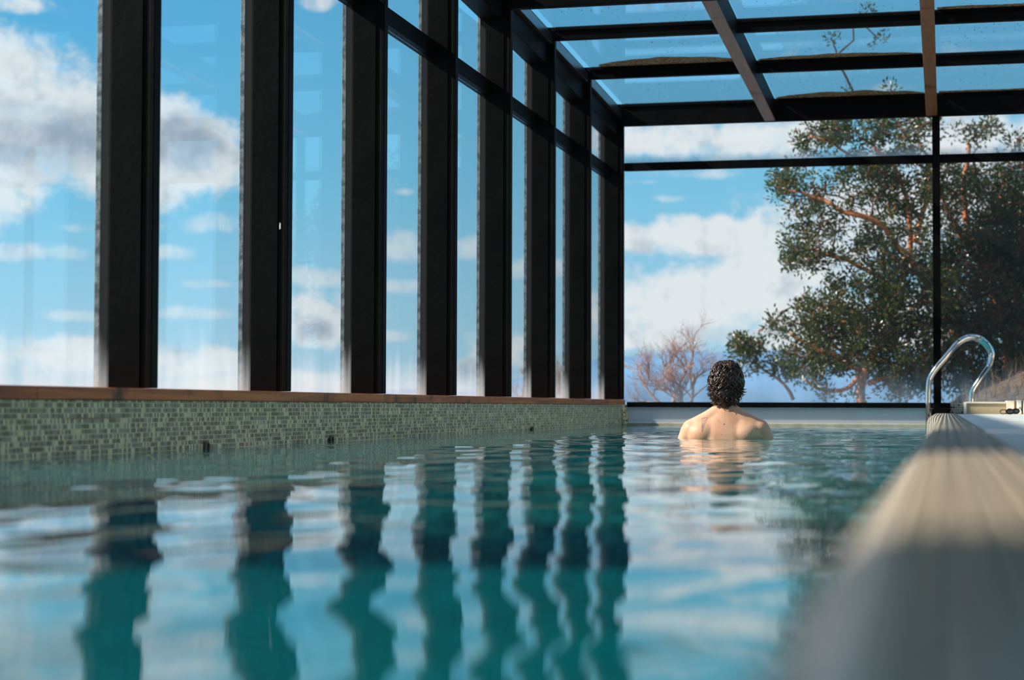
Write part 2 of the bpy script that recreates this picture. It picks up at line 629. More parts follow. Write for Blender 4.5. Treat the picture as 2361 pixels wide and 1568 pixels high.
pf = pool_panel('pool_floor', [(XL - 0.01, YN, POOL_Z), (0.4, YN, POOL_Z), (0.4, YE + 0.05, POOL_Z), (XL - 0.01, YE + 0.05, POOL_Z)],
                [(XL, YN), (0.4, YN), (0.4, YE), (XL, YE)])
pw1 = pool_panel('pool_wall_left', [(XL - 0.005, YN, POOL_Z), (XL - 0.005, YE, POOL_Z), (XL - 0.005, YE, -0.05), (XL - 0.005, YN, -0.05)],
                 [(YN, POOL_Z), (YE, POOL_Z), (YE, -0.05), (YN, -0.05)])
pw2 = pool_panel('pool_wall_right', [(-0.02, YN, POOL_Z), (-0.02, YE, POOL_Z), (-0.02, YE, 0.06), (-0.02, YN, 0.06)],
                 [(YN, POOL_Z), (YE, POOL_Z), (YE, 0.06), (YN, 0.06)])
pw3 = pool_panel('pool_wall_far', [(XL, YE - 0.03, POOL_Z), (0.1, YE - 0.03, POOL_Z), (0.1, YE - 0.03, -0.01), (XL, YE - 0.03, -0.01)],
                 [(XL, POOL_Z), (0.1, POOL_Z), (0.1, -0.01), (XL, -0.01)])
pw4 = pool_panel('pool_wall_near', [(XL, YN, POOL_Z), (0.1, YN, POOL_Z), (0.1, YN, 0.15), (XL, YN, 0.15)],
                 [(XL, POOL_Z), (0.1, POOL_Z), (0.1, 0.15), (XL, 0.15)])
pl = (pf, pw1, pw2, pw3, pw4)
for o, lb in zip(pl, ('turquoise mosaic floor at the bottom of the pool', 'turquoise underwater wall on the window side',
                      'turquoise underwater wall below the grey coping', 'turquoise underwater wall at the glazed far end',
                      'turquoise underwater wall at the near end')):
    tag(o, lb, 'pool wall' if o is not pf else 'pool floor')

# ------------------------------------------------------------------ water
def make_water():
    nx, ny = 150, 900
    xs = np.linspace(XL, 0.0, nx)
    t_ = np.linspace(0, 1, ny)
    yy = YN + (YE - 0.03 - YN) * t_
    Xg, Yg = np.meshgrid(xs, yy, indexing='ij')
    H = np.zeros_like(Xg)
    dHx = np.zeros_like(Xg)
    dHy = np.zeros_like(Xg)
    rg = np.random.default_rng(11)

    def wave(lam, ang, slope, ph, warp=0.25):
        nonlocal H
        k = 2 * PI / lam
        w = warp * lam
        u = (Xg + w * np.sin(Yg * 2.1 / (1 + lam) + ph * 3)) * math.cos(ang) + (Yg + w * np.sin(Xg * 1.7 / (0.6 + lam) + ph)) * math.sin(ang)
        env = 0.6 + 0.4 * np.sin(Xg * 1.3 / (lam + 0.5) + ph * 5) * np.sin(Yg * 0.9 / (lam + 0.5) + ph * 2)
        H += slope / k * np.sin(k * u + ph) * env
    # across the pool: sideways swing of the reflections
    for i in range(14):
        lam = 0.12 * 1.17 ** i
        wave(lam, rg.uniform(-0.6, 0.6), 0.0145 if lam < 0.45 else 0.0075, rg.uniform(0, 6.28))
    # along the pool: streaks and broken edges
    for i in range(12):
        lam = 0.13 * 1.23 ** i
        wave(lam, PI / 2 + rg.uniform(-0.35, 0.35), 0.0056, rg.uniform(0, 6.28))
    for i in range(8):
        wave(rg.uniform(0.09, 0.2), rg.uniform(0, PI), 0.004, rg.uniform(0, 6.28), 0.5)
    # rings round the bather
    R = np.hypot(Xg + 1.21, Yg - 10.35)
    H += 0.0010 * np.sin(2 * PI * R / 0.16) * np.exp(-((R - 0.5) / 0.8) ** 2)
    edge = np.clip((Xg - XL) / 0.05, 0, 1)
    V = np.stack([Xg, Yg, H], -1).reshape(-1, 3)
    me = bpy.data.meshes.new('pool_water')
    idx = np.arange(nx * ny).reshape(nx, ny)
    q = np.stack([idx[:-1, :-1], idx[1:, :-1], idx[1:, 1:], idx[:-1, 1:]], -1).reshape(-1, 4)
    me.from_pydata(V.tolist(), [], q.tolist())
    me.polygons.foreach_set('use_smooth', [True] * len(me.polygons))
    m, t, out = new_mat('pool_water')
    rf = t.new('ShaderNodeBsdfRefraction')
    rf.inputs['IOR'].default_value = 1.333
    rf.inputs['Roughness'].default_value = 0.0
    rf.inputs['Color'].default_value = lin((200, 246, 246))
    gl = t.new('ShaderNodeBsdfGlossy')
    gl.inputs['Roughness'].default_value = 0.0
    gl.inputs['Color'].default_value = (1, 1, 1, 1)
    fr = t.new('ShaderNodeFresnel')
    fr.inputs['IOR'].default_value = 1.333
    # light scattered back by the water body itself
    tr = t.new('ShaderNodeBsdfDiffuse')
    tr.inputs[0].default_value = lin((8, 176, 184))
    mxa = t.new('ShaderNodeMixShader')
    mxa.inputs[0].default_value = 0.19
    t.link(rf.outputs[0], mxa.inputs[1])
    t.link(tr.outputs[0], mxa.inputs[2])
    mx = t.new('ShaderNodeMixShader')
    t.link(fr.outputs[0], mx.inputs[0])
    t.link(mxa.outputs[0], mx.inputs[1])
    t.link(gl.outputs[0], mx.inputs[2])
    t.link(mx.outputs[0], out.inputs[0])
    me.materials.append(m)
    o = bpy.data.objects.new('pool_water', me)
    C.objects.link(o)
    tag(o, 'rippling turquoise pool water mirroring the posts and the sky', 'water', kind='structure')
    return o


make_water()

# ------------------------------------------------------------------ coping on the right, mosaic, rounded
def make_coping():
    top = 0.130
    mb_ = MB()
    ys_ = list(np.linspace(YN, 7.0, 90)) + list(np.linspace(7.1, 15.62, 90))
    prof_n = 26
    verts, faces, uvs = [], [], []
    for y in ys_:
        s = min(max((y - 7.5) / 5.0, 0), 1)
        s = s * s * (3 - 2 * s)
        xl = -0.0555 - 0.068 * s
        r = 0.045 + 0.012 * s
        pr = [(xl + 0.012, -0.10), (xl, -0.03), (xl, 0.0), (xl, 0.04)]
        cz = top - r
        if cz > 0.045:
            pr.append((xl, cz))
        for k in range(1, 10):
            a = PI - (PI / 2) * k / 9
            pr.append((xl + r + r * math.cos(a), cz + r * math.sin(a)))
        x1 = xl + r
        for k in range(1, 8):
            pr.append((x1 + (0.072 - x1) * k / 7, top))
        pr += [(0.080, top - 0.002), (0.084, top - 0.008), (0.084, top - 0.05)]
        acc = 0
        # v runs from the top's right edge so rows stay parallel to the pool
        L = [0]
        for a, b in zip(pr[::-1][:-1], pr[::-1][1:]):
            L.append(L[-1] + math.hypot(a[0] - b[0], a[1] - b[1]))
        L = L[::-1]
        n = len(pr)
        for (x, z), l in zip(pr, L):
            verts.append((x, y, z))
            uvs.append((y, l))
    for i in range(len(ys_) - 1):
        for j in range(n - 1):
            a = i * n + j
            faces.append((a, a + 1, a + n + 1, a + n))
    # far end closed
    last = (len(ys_) - 1) * n
    faces.append(tuple(last + j for j in range(n)))
    mb_.add(verts, faces, uvs)
    o = mb_.build('pool_coping', M['tile_cope'], smooth=True)
    tag(o, 'rounded grey mosaic coping running along the right edge of the pool', 'coping', kind='structure')
    m = o.modifiers.new('w', 'WEIGHTED_NORMAL')


make_coping()

# core under deck and coping so no gap shows
deck = MB().box(0.0, XR, YN, YE, -0.5, 0.095).box(0.60, XR, YN, YE - 0.02, 0.096, 0.128).build('floor', M['deck'], bevel=0.0)
tag(deck, 'stone deck beside the pool behind the white drain grating', 'floor', kind='structure')

# ------------------------------------------------------------------ drain grating
g = MB()
y = -0.6
gr = empty('drain_grating', (0.34, 7.4, 0.096))
x0, x1 = 0.088, 0.596
ystart = YN + 0.05
while y < 15.55:
    g.box(x0 - 0.34, x1 - 0.34, y - 7.4, y + 0.011 - 7.4, 0.012, 0.030)
    y += 0.018
sl_ = g.build('slats', M['white'], gr)
sl_.location = (0, 0, 0)
g2 = MB()
for xx in (x0, x0 + 0.12, x0 + 0.25, x0 + 0.38, x1 - 0.012):
    g2.box(xx - 0.34, xx + 0.012 - 0.34, -0.6 - 7.4, 15.56 - 7.4, 0.0, 0.028)
g2.build('bearer', M['white'], gr)
tag(gr, 'long white plastic overflow grating of thin slats beside the mosaic coping', 'grating')

# small round inlets in the mosaic at the waterline
M['brass'] = pbr('dull_brass', (120, 92, 60), 0.5, 0.5)
for yy, lab in ((7.08, 'small round brass inlet in the mosaic below the widest post'), (8.66, 'small round brass inlet at the waterline below the second post'),
                (13.2, 'small round brass inlet at the waterline below the fifth post')):
    e = empty('pool_inlet', (XL + 0.012, yy, 0.006))
    MB().tube([(0.012 * 0, 0.020 * math.cos(a), 0.020 * math.sin(a)) for a in [2 * PI * k / 20 for k in range(21)]], 0.006, 8, False).build('ring', M['brass'], e, True)
    MB().tube([(-0.012, 0, 0), (0.001, 0, 0)], 0.0135, 14).build('nozzle', M['rubber'], e, True)
    tag(e, lab, 'inlet', 'inlets in the mosaic wall')

# ------------------------------------------------------------------ raised step at the end of the deck
YB = 15.62
st = empty('raised_step', (0.25, YB + 0.3, 0.13))


def loc_box(parent, name, mat, x0, x1, y0, y1, z0, z1, bevel=0.003):
    px, py, pz = parent.location
    return MB().box(x0 - px, x1 - px, y0 - py, y1 - py, z0 - pz, z1 - pz).build(name, mat, parent, bevel=bevel)


loc_box(st, 'body', M['beige'], 0.165, 0.478, YB + 0.006, YB + 0.20, 0.095, 0.211)
loc_box(st, 'top_slab', M['cream'], 0.16, 0.478, YB - 0.004, YB + 0.20, 0.2115, 0.226)
tb = MB().box(0.036 - 0.25, 0.142 - 0.25, -0.3, 0.0, 0.001, 0.088)
tb.uv = [(p[0] + p[1], p[2]) for p in tb.v]
tb.build('tiled_end', M['tile_end'], st)
loc_box(st, 'corner_trim', M['white'], 0.1425, 0.1645, YB - 0.002, YB + 0.20, 0.128, 0.222)
tag(st, 'low beige step with mosaic end and cream top behind the handrail foot', 'step')

bn = empty('panelled_box', (0.70, YB - 0.5, 0.129))
loc_box(bn, 'side_board', M['cream'], 0.482, 0.545, YB - 0.02, YB + 0.28, 0.129, 0.236)
loc_box(bn, 'gap_board', M['ochre'], 0.546, 0.563, YB + 0.01, YB + 0.28, 0.129, 0.238)
loc_box(bn, 'corner_post', M['white'], 0.564, 0.598, YB - 0.12, YB + 0.28, 0.129, 0.242)
loc_box(bn, 'front_board', M['ochre'], 0.601, 0.611, YB - 1.2, YB - 1.0, 0.129, 0.237)
loc_box(bn, 'front_panel', M['cream'], 0.6115, 1.1, YB - 1.2, YB + 0.28, 0.129, 0.240)
tag(bn, 'cream panelled box with ochre strip standing at the end of the deck', 'box')

# ------------------------------------------------------------------ goggles
def make_goggles():
    e = empty('swimming_goggles', (0.475, 14.9, 0.127))

    def ring(cx, cz, rx, rz, yy, r, tilt=0):
        p = []
        for k in range(25):
            a = 2 * PI * k / 24
            p.append((cx + rx * math.cos(a), yy + 0.004 * math.sin(2 * a) + tilt * math.cos(a), cz + rz * math.sin(a)))
        return p
    MB().ellipsoid((0.012, 0.0, 0.022), (0.026, 0.012, 0.018)).build('lens', M['lens'], e, True)
    MB().ellipsoid((0.058, 0.01, 0.026), (0.024, 0.012, 0.017)).build('lens', M['lens'], e, True)
    MB().tube(ring(0.012, 0.022, 0.028, 0.02, -0.004, 1), 0.0045, 8).build('eye_seal', M['rubber'], e, True)
    MB().tube(ring(0.058, 0.026, 0.026, 0.019, 0.006, 1), 0.0045, 8).build('eye_seal', M['rubber'], e, True)
    MB().tube([(0.034, 0, 0.026), (0.036, -0.008, 0.034), (0.04, 0, 0.03)], 0.004, 8).build('nose_bridge', M['rubber'], e, True)
    MB().tube(ring(-0.038, 0.020, 0.024, 0.0165, 0.0, 1, 0.02), 0.0032, 8).build('strap', M['rubber'], e, True)
    MB().tube([(0.07, 0, 0.03), (0.085, -0.01, 0.05), (0.09, 0, 0.058), (0.1, 0.01, 0.03), (0.112, 0.0, 0.006)], 0.0032, 8).build('strap', M['rubber'], e, True)
    tag(e, 'small black swimming goggles lying on the white grating near the step', 'goggles')


make_goggles()

# ------------------------------------------------------------------ pool ladder with its pair of handrails
def arc_smooth(pts, it=3):
    pts = [Vector(p) for p in pts]
    for _ in range(it):
        q = [pts[0]]
        for a, b in zip(pts[:-1], pts[1:]):
            q += [a * 0.75 + b * 0.25, a * 0.25 + b * 0.75]
        q.append(pts[-1])
        pts = q
    return pts


def make_ladder():
    e = empty('pool_ladder', (0.0, 15.9, 0.0))
    base = [(-0.150, -1.0), (-0.150, -0.2), (-0.150, 0.02), (-0.149, 0.36), (-0.128, 0.46), (0.045, 0.665), (0.10, 0.735), (0.19, 0.785),
            (0.30, 0.765), (0.385, 0.66), (0.372, 0.555), (0.32, 0.475), (0.235, 0.36), (0.208, 0.30), (0.206, 0.12)]
    for k, (dy, dx) in enumerate(((0.0, 0.0), (0.5, 0.0))):
        pts = arc_smooth([(x + dx, dy, z) for x, z in base], 3)
        MB().tube(pts, 0.0205, 16).build('handrail', M['chrome'], e, True)
        MB().tube([(0.206 + dx, dy, 0.100), (0.206 + dx, dy, 0.118)], 0.045, 20).build('floor_flange', M['chrome'], e, True)
    for z in (-0.25, -0.5, -0.75):
        MB().box(-0.19, -0.11, 0.0, 0.5, z - 0.012, z + 0.012).build('tread', M['white'], e, bevel=0.004)
    tag(e, 'polished steel pool ladder with two looped handrails at the far end of coping', 'ladder')


make_ladder()

# ------------------------------------------------------------------ left window wall
GL_SIDE = glass('side_window_glass', (249, 253, 254), (0.50, 0.10, 0.34), haze=0.010)
GL_BACK = glass('end_window_glass', (251, 253, 253), (0.60, 0.10, 0.26), haze=0.012)
GL_BACK_TOP = glass('end_top_glass', (251, 253, 253), (2.60, 2.47, 0.5), haze=0.012, streak=False)
GL_ROOF = glass('roof_glass', (244, 252, 254), None, specks=True, haze=0.008)
GL_LOW = glass('low_end_glass', (235, 242, 245), (0.30, 0.10, 1.0), haze=0.9, streak=False)

sill = empty('trim_1', (-3.06, 7.0, 0.196))
cuts = [YN, -0.9, 2.3, 5.62, 8.9, 12.05, 15.2, YE - 0.02]
for a, b in zip(cuts[:-1], cuts[1:]):
    MB().box(-0.19, 0.092, a - 7.0, b - 7.0 - 0.003, 0.001, 0.047).build('sill_board', M['sill'], sill, bevel=0.004)
tag(sill, 'varnished brown wooden sill capping the mosaic wall under the windows', 'sill', kind='structure')

ORD = {0: 'nearest black window post, the widest one on the left', 1: 'second black window post from the left, with a white paint chip',
       2: 'third black window post from the left above the sill', 3: 'fourth black window post, first with a transom against it',
       4: 'fifth black window post, below the nearest roof crossbeam', 5: 'sixth black window post, below the second roof crossbeam',
       6: 'seventh black window post, last but one before the corner', 7: 'black corner post where side windows meet the end wall'}
for k in range(-2, 8):
    yk = PY[k]
    e = empty('pillar', (XL - 0.11, yk - 0.03, 0.243))
    dark = MB()
    top = ZT(yk) - 0.243 - 0.002
    # room-side web, main fin with shallow grooves
    dark.box(-0.112, 0.085, -0.028, 0.026, 0.0015, top)
    dark.box(-0.085, 0.06, -0.033, -0.028, 0.0015, top)
    dark.build('fin', M['black'], e, bevel=0.002)
    MB().box(0.0855, 0.11, -0.033, 0.030, 0.0015, top).build('room_edge', M['black'], e, bevel=0.004)
    MB().box(-0.135, -0.1125, -0.030, 0.028, 0.0015, top).build('outer_flange', M['flange'], e, bevel=0.002)
    if k == 1:
        MB().add([(0.068, -0.0335, 0.755), (0.075, -0.0335, 0.76), (0.075, -0.0335, 0.785), (0.070, -0.0335, 0.79), (0.067, -0.0335, 0.775),
                  (0.068, -0.0345, 0.757), (0.0745, -0.0345, 0.762), (0.0745, -0.0345, 0.783), (0.070, -0.0345, 0.787), (0.0675, -0.0345, 0.775)],
                 [(5, 6, 7, 8, 9), (0, 1, 6, 5), (1, 2, 7, 6), (2, 3, 8, 7), (3, 4, 9, 8), (4, 0, 5, 9)]).build('paint_chip', M['white'], e)
    if k >= 0:
        tag(e, ORD[k], 'window post', 'posts of the side window wall', kind='structure')
    else:
        tag(e, 'black window post beyond the near edge of the view', 'window post', 'posts of the side window wall', kind='structure')

wn_names = {-1: 'window_1', 0: 'window_2', 1: 'window_3', 2: 'window_4', 3: 'window_5', 4: 'window_6', 5: 'window_7', 6: 'window_8', -2: 'window_9'}
WL = {-2: 'side window nearest the camera outside the view', -1: 'misted side window at the far left before the widest post',
      0: 'side window between the first and second black posts', 1: 'side window between the second and third black posts',
      2: 'side window between third and fourth posts, with transom high up', 3: 'side window between fourth and fifth posts',
      4: 'narrow looking side window between fifth and sixth posts', 5: 'narrow looking side window between sixth and seventh posts',
      6: 'last side window, next to the corner post'}
for k in range(-2, 7):
    ya, yb = PY[k], PY[k + 1]
    e = empty(wn_names[k], (-3.165, (ya + yb) / 2, 0.243))
    hl = (yb - ya) / 2
    zt = 2.88 - 0.243
    MB().box(-0.004, 0.004, -hl + 0.002, hl - 0.062, 0.0015, 2.374 - 0.243).build('glass_pane', GL_SIDE, e)
    MB().box(-0.004, 0.004, -hl + 0.002, hl - 0.062, 2.487 - 0.243, zt - 0.03).build('glass_pane', GL_SIDE, e)
    tr_ = MB().box(-0.035, 0.045, -hl + 0.0, hl - 0.063, 2.376 - 0.243, 2.420 - 0.243)
    tr_.box(-0.035, 0.035, -hl + 0.0, hl - 0.063, 2.4205 - 0.243, 2.485 - 0.243)
    tr_.build('transom', M['black'], e, bevel=0.003)
    tag(e, WL[k], 'window', 'windows of the side wall', kind='structure')

# eaves beam along the top, with pale flashing
for k in range(-2, 7):
    ya, yb = PY[k], PY[k + 1] - 0.064
    za, zb = ZT(ya), ZT(yb)
    e = empty('eaves_beam', (-3.1, (ya + yb) / 2, 0))
    hy = (yb - ya) / 2
    MB().beam_y(-0.09, 0.06, -hy, hy, za - 0.30, zb - 0.30, za - 0.005, zb - 0.005).build('beam_body', M['black'], e, bevel=0.003)
    MB().beam_y(0.061, 0.10, -hy, hy, za - 0.14, zb - 0.14, za - 0.06, zb - 0.06).build('flashing', M['flash'], e, bevel=0.002)
    tag(e, 'black eaves beam running along the top of the side windows', 'beam', 'eaves beams', kind='structure')

# solid wall pieces added out of view to cast shadow bands on the coping
so = MB().box(-3.2, -2.99, YN, -0.02, 0.244, 3.3).build('shade_wall_left', M['plaster'])
tag(so, 'unseen plaster wall added to shade the near end of the coping', 'wall', kind='structure')
so2 = MB().box(-3.2, -2.99, 1.35, PY[-2] - 0.16, 0.244, 3.3).build('shade_pier_left', M['plaster'])
tag(so2, 'unseen plaster pier added to throw a shadow band across the coping', 'wall', kind='structure')

# ------------------------------------------------------------------ roof
BL = {4: 'nearest black roof crossbeam at the top edge', 5: 'second black roof crossbeam, meeting the sixth post',
      6: 'third black roof crossbeam, just before the end wall', 7: 'deep black header beam above the end wall glass'}
for k in range(-4, 8):
    yk = PY[k] - 0.03
    z = ZT(yk)
    dep = {5: 0.105, 6: 0.105, 7: 0.215}.get(k, 0.22)
    e = empty('crossbeam', (0.7, yk, z))
    b_ = MB().box(-3.68, 3.7, -0.03, 0.03, -dep, -0.001)
    b_.box(-3.68, 3.7, -0.045, -0.0305, -0.035, -0.012)
    if k in (4, 7):
        b_.box(-3.68, 3.7, -0.04, -0.0305, -dep, -dep + 0.05)
    b_.build('beam_body', M['black'], e, bevel=0.003)
    tag(e, BL.get(k, 'black roof crossbeam outside the view'), 'beam', 'crossbeams of the glass roof', kind='structure')
RX = [-1.59, -0.115, 1.36, 2.84]
RL = ['black rafter with brown underside left of the middle of the roof', 'black rafter with brown underside ending above the end wall post',
      'black rafter outside the view, right of the coping', 'black rafter outside the view, near the right wall']
for x, lb in zip(RX, RL):
    e = empty('rafter', (x, 6.0, 0))
    zb = lambda y: 2.852 + 0.0308 * (YE - y)
    ya, yb = YN, YE - 0.065
    MB().beam_y(-0.048, 0.048, ya - 6, yb - 6, zb(ya) + 0.014, zb(yb) + 0.014, zb(ya) + 0.20, zb(yb) + 0.20).build('beam_body', M['black'], e, bevel=0.003)
    MB().beam_y(-0.050, 0.050, ya - 6, yb - 6, zb(ya), zb(yb), zb(ya) + 0.0135, zb(yb) + 0.0135).build('soffit_board', M['soffit'], e, bevel=0.002)
    tag(e, lb, 'rafter', 'rafters of the glass roof', kind='structure')
edges = [-2.94] + RX + [XR]
for k in range(-3, 7):
    ya, yb = PY[k] + 0.001, PY[k + 1] - 0.061
    for i in range(5):
        xa, xb = edges[i] + 0.05, edges[i + 1] - 0.05
        if i == 0:
            xa = -2.985
        o = MB().beam_y(xa, xb, ya, yb, ZT(ya) - 0.012, ZT(yb) - 0.012, ZT(ya) - 0.004, ZT(yb) - 0.004).build('roof_pane', GL_ROOF)
        tag(o, 'clear roof glass pane between crossbeams and rafters', 'roof pane', 'glass panes of the roof', kind='structure')

o = MB().box(-3.2, XR, YN, 1.95, 3.34, 3.44).build('ceiling', M['plaster'])  # unseen ceiling added to keep roof light off the near coping
tag(o, 'solid ceiling added outside the view to shade the near end of the coping', 'ceiling', kind='structure')

# grime lying along the roof glass against the beams
def grime(x0, x1, yb, width, lab, seed):
    n = 60
    vs, fs = [], []
    for i in range(n + 1):
        t = i / n
        x = x0 + (x1 - x0) * t
        w = width * (0.25 + 0.75 * math.sin(PI * min(1, t * 1.02)) ** 0.7) * (0.9 + 0.25 * noise.noise(Vector((x * 5, seed, 0))))
        if x1 > 0.5:
            w = width * (0.8 + 0.3 * noise.noise(Vector((x * 3, seed, 0))))
        zz = ZT(yb) - 0.0035
        for (dy, dz) in ((-w, 0), (0, 0), (0, 0.008), (-w * 0.5, 0.006)):
            vs.append((x, yb + dy, ZT(yb + dy) - 0.0035 + dz))
    for i in range(n):
        for j in range(4):
            a, b = i * 4 + j, i * 4 + (j + 1) % 4
            fs.append((a, b, b + 4, a + 4))
    fs.append((0, 1, 2, 3))
    o = MB().add(vs, fs).build('leaf_litter', M['litter'])
    tag(o, lab, 'leaf litter', kind='stuff')


m, t, out = new_mat('leaf_litter')
_tc = t.new('ShaderNodeTexCoord')
_c = t.mix(t.smooth(t.noise(_tc.outputs['Object'], 40, 5), 0.35, 0.65), lin((120, 98, 78)), lin((196, 176, 150)))
_d = t.new('ShaderNodeBsdfDiffuse')
_l = t.new('ShaderNodeBsdfTranslucent')
t.link(_c, _d.inputs[0])
t.link(_c, _l.inputs[0])
_m = t.new('ShaderNodeMixShader')
_m.inputs[0].default_value = 0.55
t.link(_d.outputs[0], _m.inputs[1])
t.link(_l.outputs[0], _m.inputs[2])
t.link(_m.outputs[0], out.inputs[0])
M['litter'] = m
grime(-2.9, -1.66, PY[6] - 0.062, 0.30, 'strip of brown leaf litter on the roof glass before third crossbeam, left bay', 1)
grime(-1.53, -0.18, PY[6] - 0.062, 0.16, 'thin leaf litter on the roof glass before third crossbeam, middle bay', 2)
grime(-1.53, -0.18, PY[7] - 0.062, 0.26, 'strip of leaf litter on the roof glass before the header beam', 3)
grime(-0.05, 1.30, PY[7] - 0.062, 0.10, 'thin leaf litter on roof glass right of the middle rafter', 4)
grime(-0.05, 1.30, PY[5] - 0.062, 0.10, 'leaf litter on the roof glass before the second crossbeam', 5)

# ------------------------------------------------------------------ end wall
for x, lb in ((-0.077, 'slim black post of the end wall behind the pool ladder'), (1.4, 'black end wall post outside the view'), (2.88, 'black end wall post near the right wall')):
    o = MB().box(x - 0.035, x + 0.035, YE - 0.05, YE + 0.03, 0.02, ZT(YE) - 0.22).build('end_wall_post', M['black'], bevel=0.003)
    tag(o, lb, 'window post', 'posts of the end wall', kind='structure')
o = MB().box(XL + 0.03, XR, YE - 0.045, YE + 0.03, 0.170, 0.222).build('bottom_rail', M['black'], bevel=0.003)
tag(o, 'black bottom rail of the end wall just above the water', 'rail', kind='structure')
o = MB().box(XL + 0.005, XR, YE - 0.04, YE + 0.02, 2.425, 2.50).build('end_wall_transom', M['black'], bevel=0.003)
tag(o, 'thin black transom across the end wall glass', 'transom', kind='structure')
# pane side frame at the corner
xs_ = [-2.975, -0.112, 1.365, 2.845, XR]
n = 10
EL = ['large end wall window with the open sky and tree behind', 'end wall window right of the slim post with dark tree behind',
      'end wall window outside the view', 'end wall window beside the right wall']
for i in range(4):
    xa, xb = xs_[i] + (0.072 if i else 0), xs_[i + 1]
    e = empty('window_%d' % (n + i), ((xa + xb) / 2, YE, 0.03))
    h = (xb - xa) / 2 - 0.001
    MB().box(-h, h, -0.004, 0.004, 0.223 - 0.03, 2.424 - 0.03).build('glass_pane', GL_BACK, e)
    MB().box(-h, h, -0.004, 0.004, 2.501 - 0.03, 2.845 - 0.03).build('glass_pane', GL_BACK_TOP, e)
    MB().box(-h, h, -0.004, 0.004, 0.0, 0.169 - 0.03).build('low_pane', GL_LOW, e)
    tag(e, EL[i], 'window', 'windows of the end wall', kind='structure')
o = MB().box(XL + 0.02, -0.13, YE - 0.10, YE + 0.05, -0.2, 0.028).build('end_curb', M['curb'], bevel=0.006)
tag(o, 'low tan curb at the far waterline under the end wall', 'curb', kind='structure')
o = MB().box(-0.13, XR, YE - 0.10, YE + 0.05, -0.2, 0.169).build('end_plinth', M['black'])
tag(o, 'dark plinth under the end wall right of the ladder', 'plinth', kind='structure')

# right and rear walls of the hall
o = MB().box(XR, XR + 0.2, YN, YE + 0.05, 0.0, 0.75).build('wall_right', M['plaster'])
tag(o, 'low plaster wall under the windows right of the deck', 'wall', kind='structure')
for q in range(8):
    ya, yb = YN + q * 2.59, YN + (q + 1) * 2.59
    e = empty('window_%d' % (14 + q), (XR + 0.1, (ya + yb) / 2, 0.751))
    MB().box(-0.004, 0.004, -1.25, 1.25, 0.0, 2.42).build('glass_pane', GL_ROOF, e)
    MB().box(-0.05, 0.05, 1.2505, 1.29, 0.0, 2.42).build('window_frame', M['black'], e)
    tag(e, 'window of the low wall right of the deck, outside the view', 'window', 'windows of the right wall', kind='structure')
o = MB().box(-3.2, XR + 0.2, YN - 0.2, YN, -0.5, 3.45).build('wall_rear', M['plaster'])
tag(o, 'plain plaster wall behind the camera', 'wall', kind='structure')

# ------------------------------------------------------------------ landscape outside
def make_ground():
    nx, ny = 90, 60
    xs = np.linspace(-9, 26, nx)
    ys_ = np.linspace(YE + 0.35, 60, ny)
    v, f = [], []
    for y in ys_:
        for x in xs:
            s = 1 / (1 + math.exp(-(x + 1.8 + 0.04 * (y - 20)) * 1.6))
            rise = 0.95 / (1 + math.exp(-(x - 0.35) * 2.4))
            z = -2.6 + s * 2.6 + s * rise * min(1, (y - YE) / 6) - max(0, y - 27) * 0.22
            z += 0.12 * noise.noise(Vector((x * 0.9, y * 0.9, 0))) + 0.05 * noise.noise(Vector((x * 3, y * 3, 5)))
            z -= max(0, (-x - 2.5)) * 0.5
            v.append((x, y, z))
    for j in range(ny - 1):
        for i in range(nx - 1):
            a = j * nx + i
            f.append((a, a + 1, a + nx + 1, a + nx))
    o = MB().add(v, f).build('ground', M['earth'], smooth=True)
    tag(o, 'brown earth bank with dry grass behind the end wall', 'ground', kind='structure')


M['earth'] = pbr('earth_bank', (92, 74, 58), 0.95, bump=1.0, bscale=14, var=0.45, vscale=5)
make_ground()

m, t, out = new_mat('lake_water')
b = t.new('ShaderNodeBsdfPrincipled')
b.inputs['Base Color'].default_value = lin((86, 140, 178))
b.inputs['Roughness'].default_value = 0.35
t.link(b.outputs[0], out.inputs[0])
lake = MB().add([(-40000, 60, -60), (40000, 60, -60), (40000, 40000, -60), (-40000, 40000, -60)], [(0, 1, 2, 3)]).build('lake', m)
lake2 = MB()
tag(lake, 'pale blue lake far below the windows', 'lake', kind='structure')


def make_mountain():
    """far blue range across the lake, higher towards the right"""
    n_, d = 260, 9000
    v, f = [], []
    for i in range(n_ + 1):
        az = math.radians(-48 + 66 * i / n_)
        azd = math.degrees(az)
        h = 0.2 + 1.55 / (1 + math.exp(-(azd + 12.2) * 0.9)) + 0.22 * noise.noise(Vector((azd * 0.5, 0, 1))) + 0.1 * noise.noise(Vector((azd * 1.9, 0, 2)))
        h += 0.25 * math.exp(-((azd + 16) / 3) ** 2)
        for j, (k, dd) in enumerate(((0, 0), (0.35, 500), (0.7, 1000), (0.92, 1600), (1.0, 2000), (0.2, 4000))):
            D = d + dd
            z = -60 + (math.tan(math.radians(max(h, 0.05))) * (d + 2000) + 60) * k
            w = 120 * noise.noise(Vector((azd * 1.3, j * 0.7, 7))) * (1 - k) if 0 < k < 1 else 0
            v.append((math.sin(az) * (D + w * 3), math.cos(az) * (D + w * 3), z))
    for i in range(n_):
        for j in range(5):
            a = i * 6 + j
            f.append((a, a + 6, a + 7, a + 1))
    o = MB().add(v, f).build('mountain', pbr('hazy_mountain', (110, 146, 178), 1.0, var=0.12, vscale=0.002, spec=0.0), smooth=True)  # aerial haze is put into the blue base colour
    tag(o, 'distant hazy blue mountain range low behind the trees', 'mountain', kind='structure')


make_mountain()

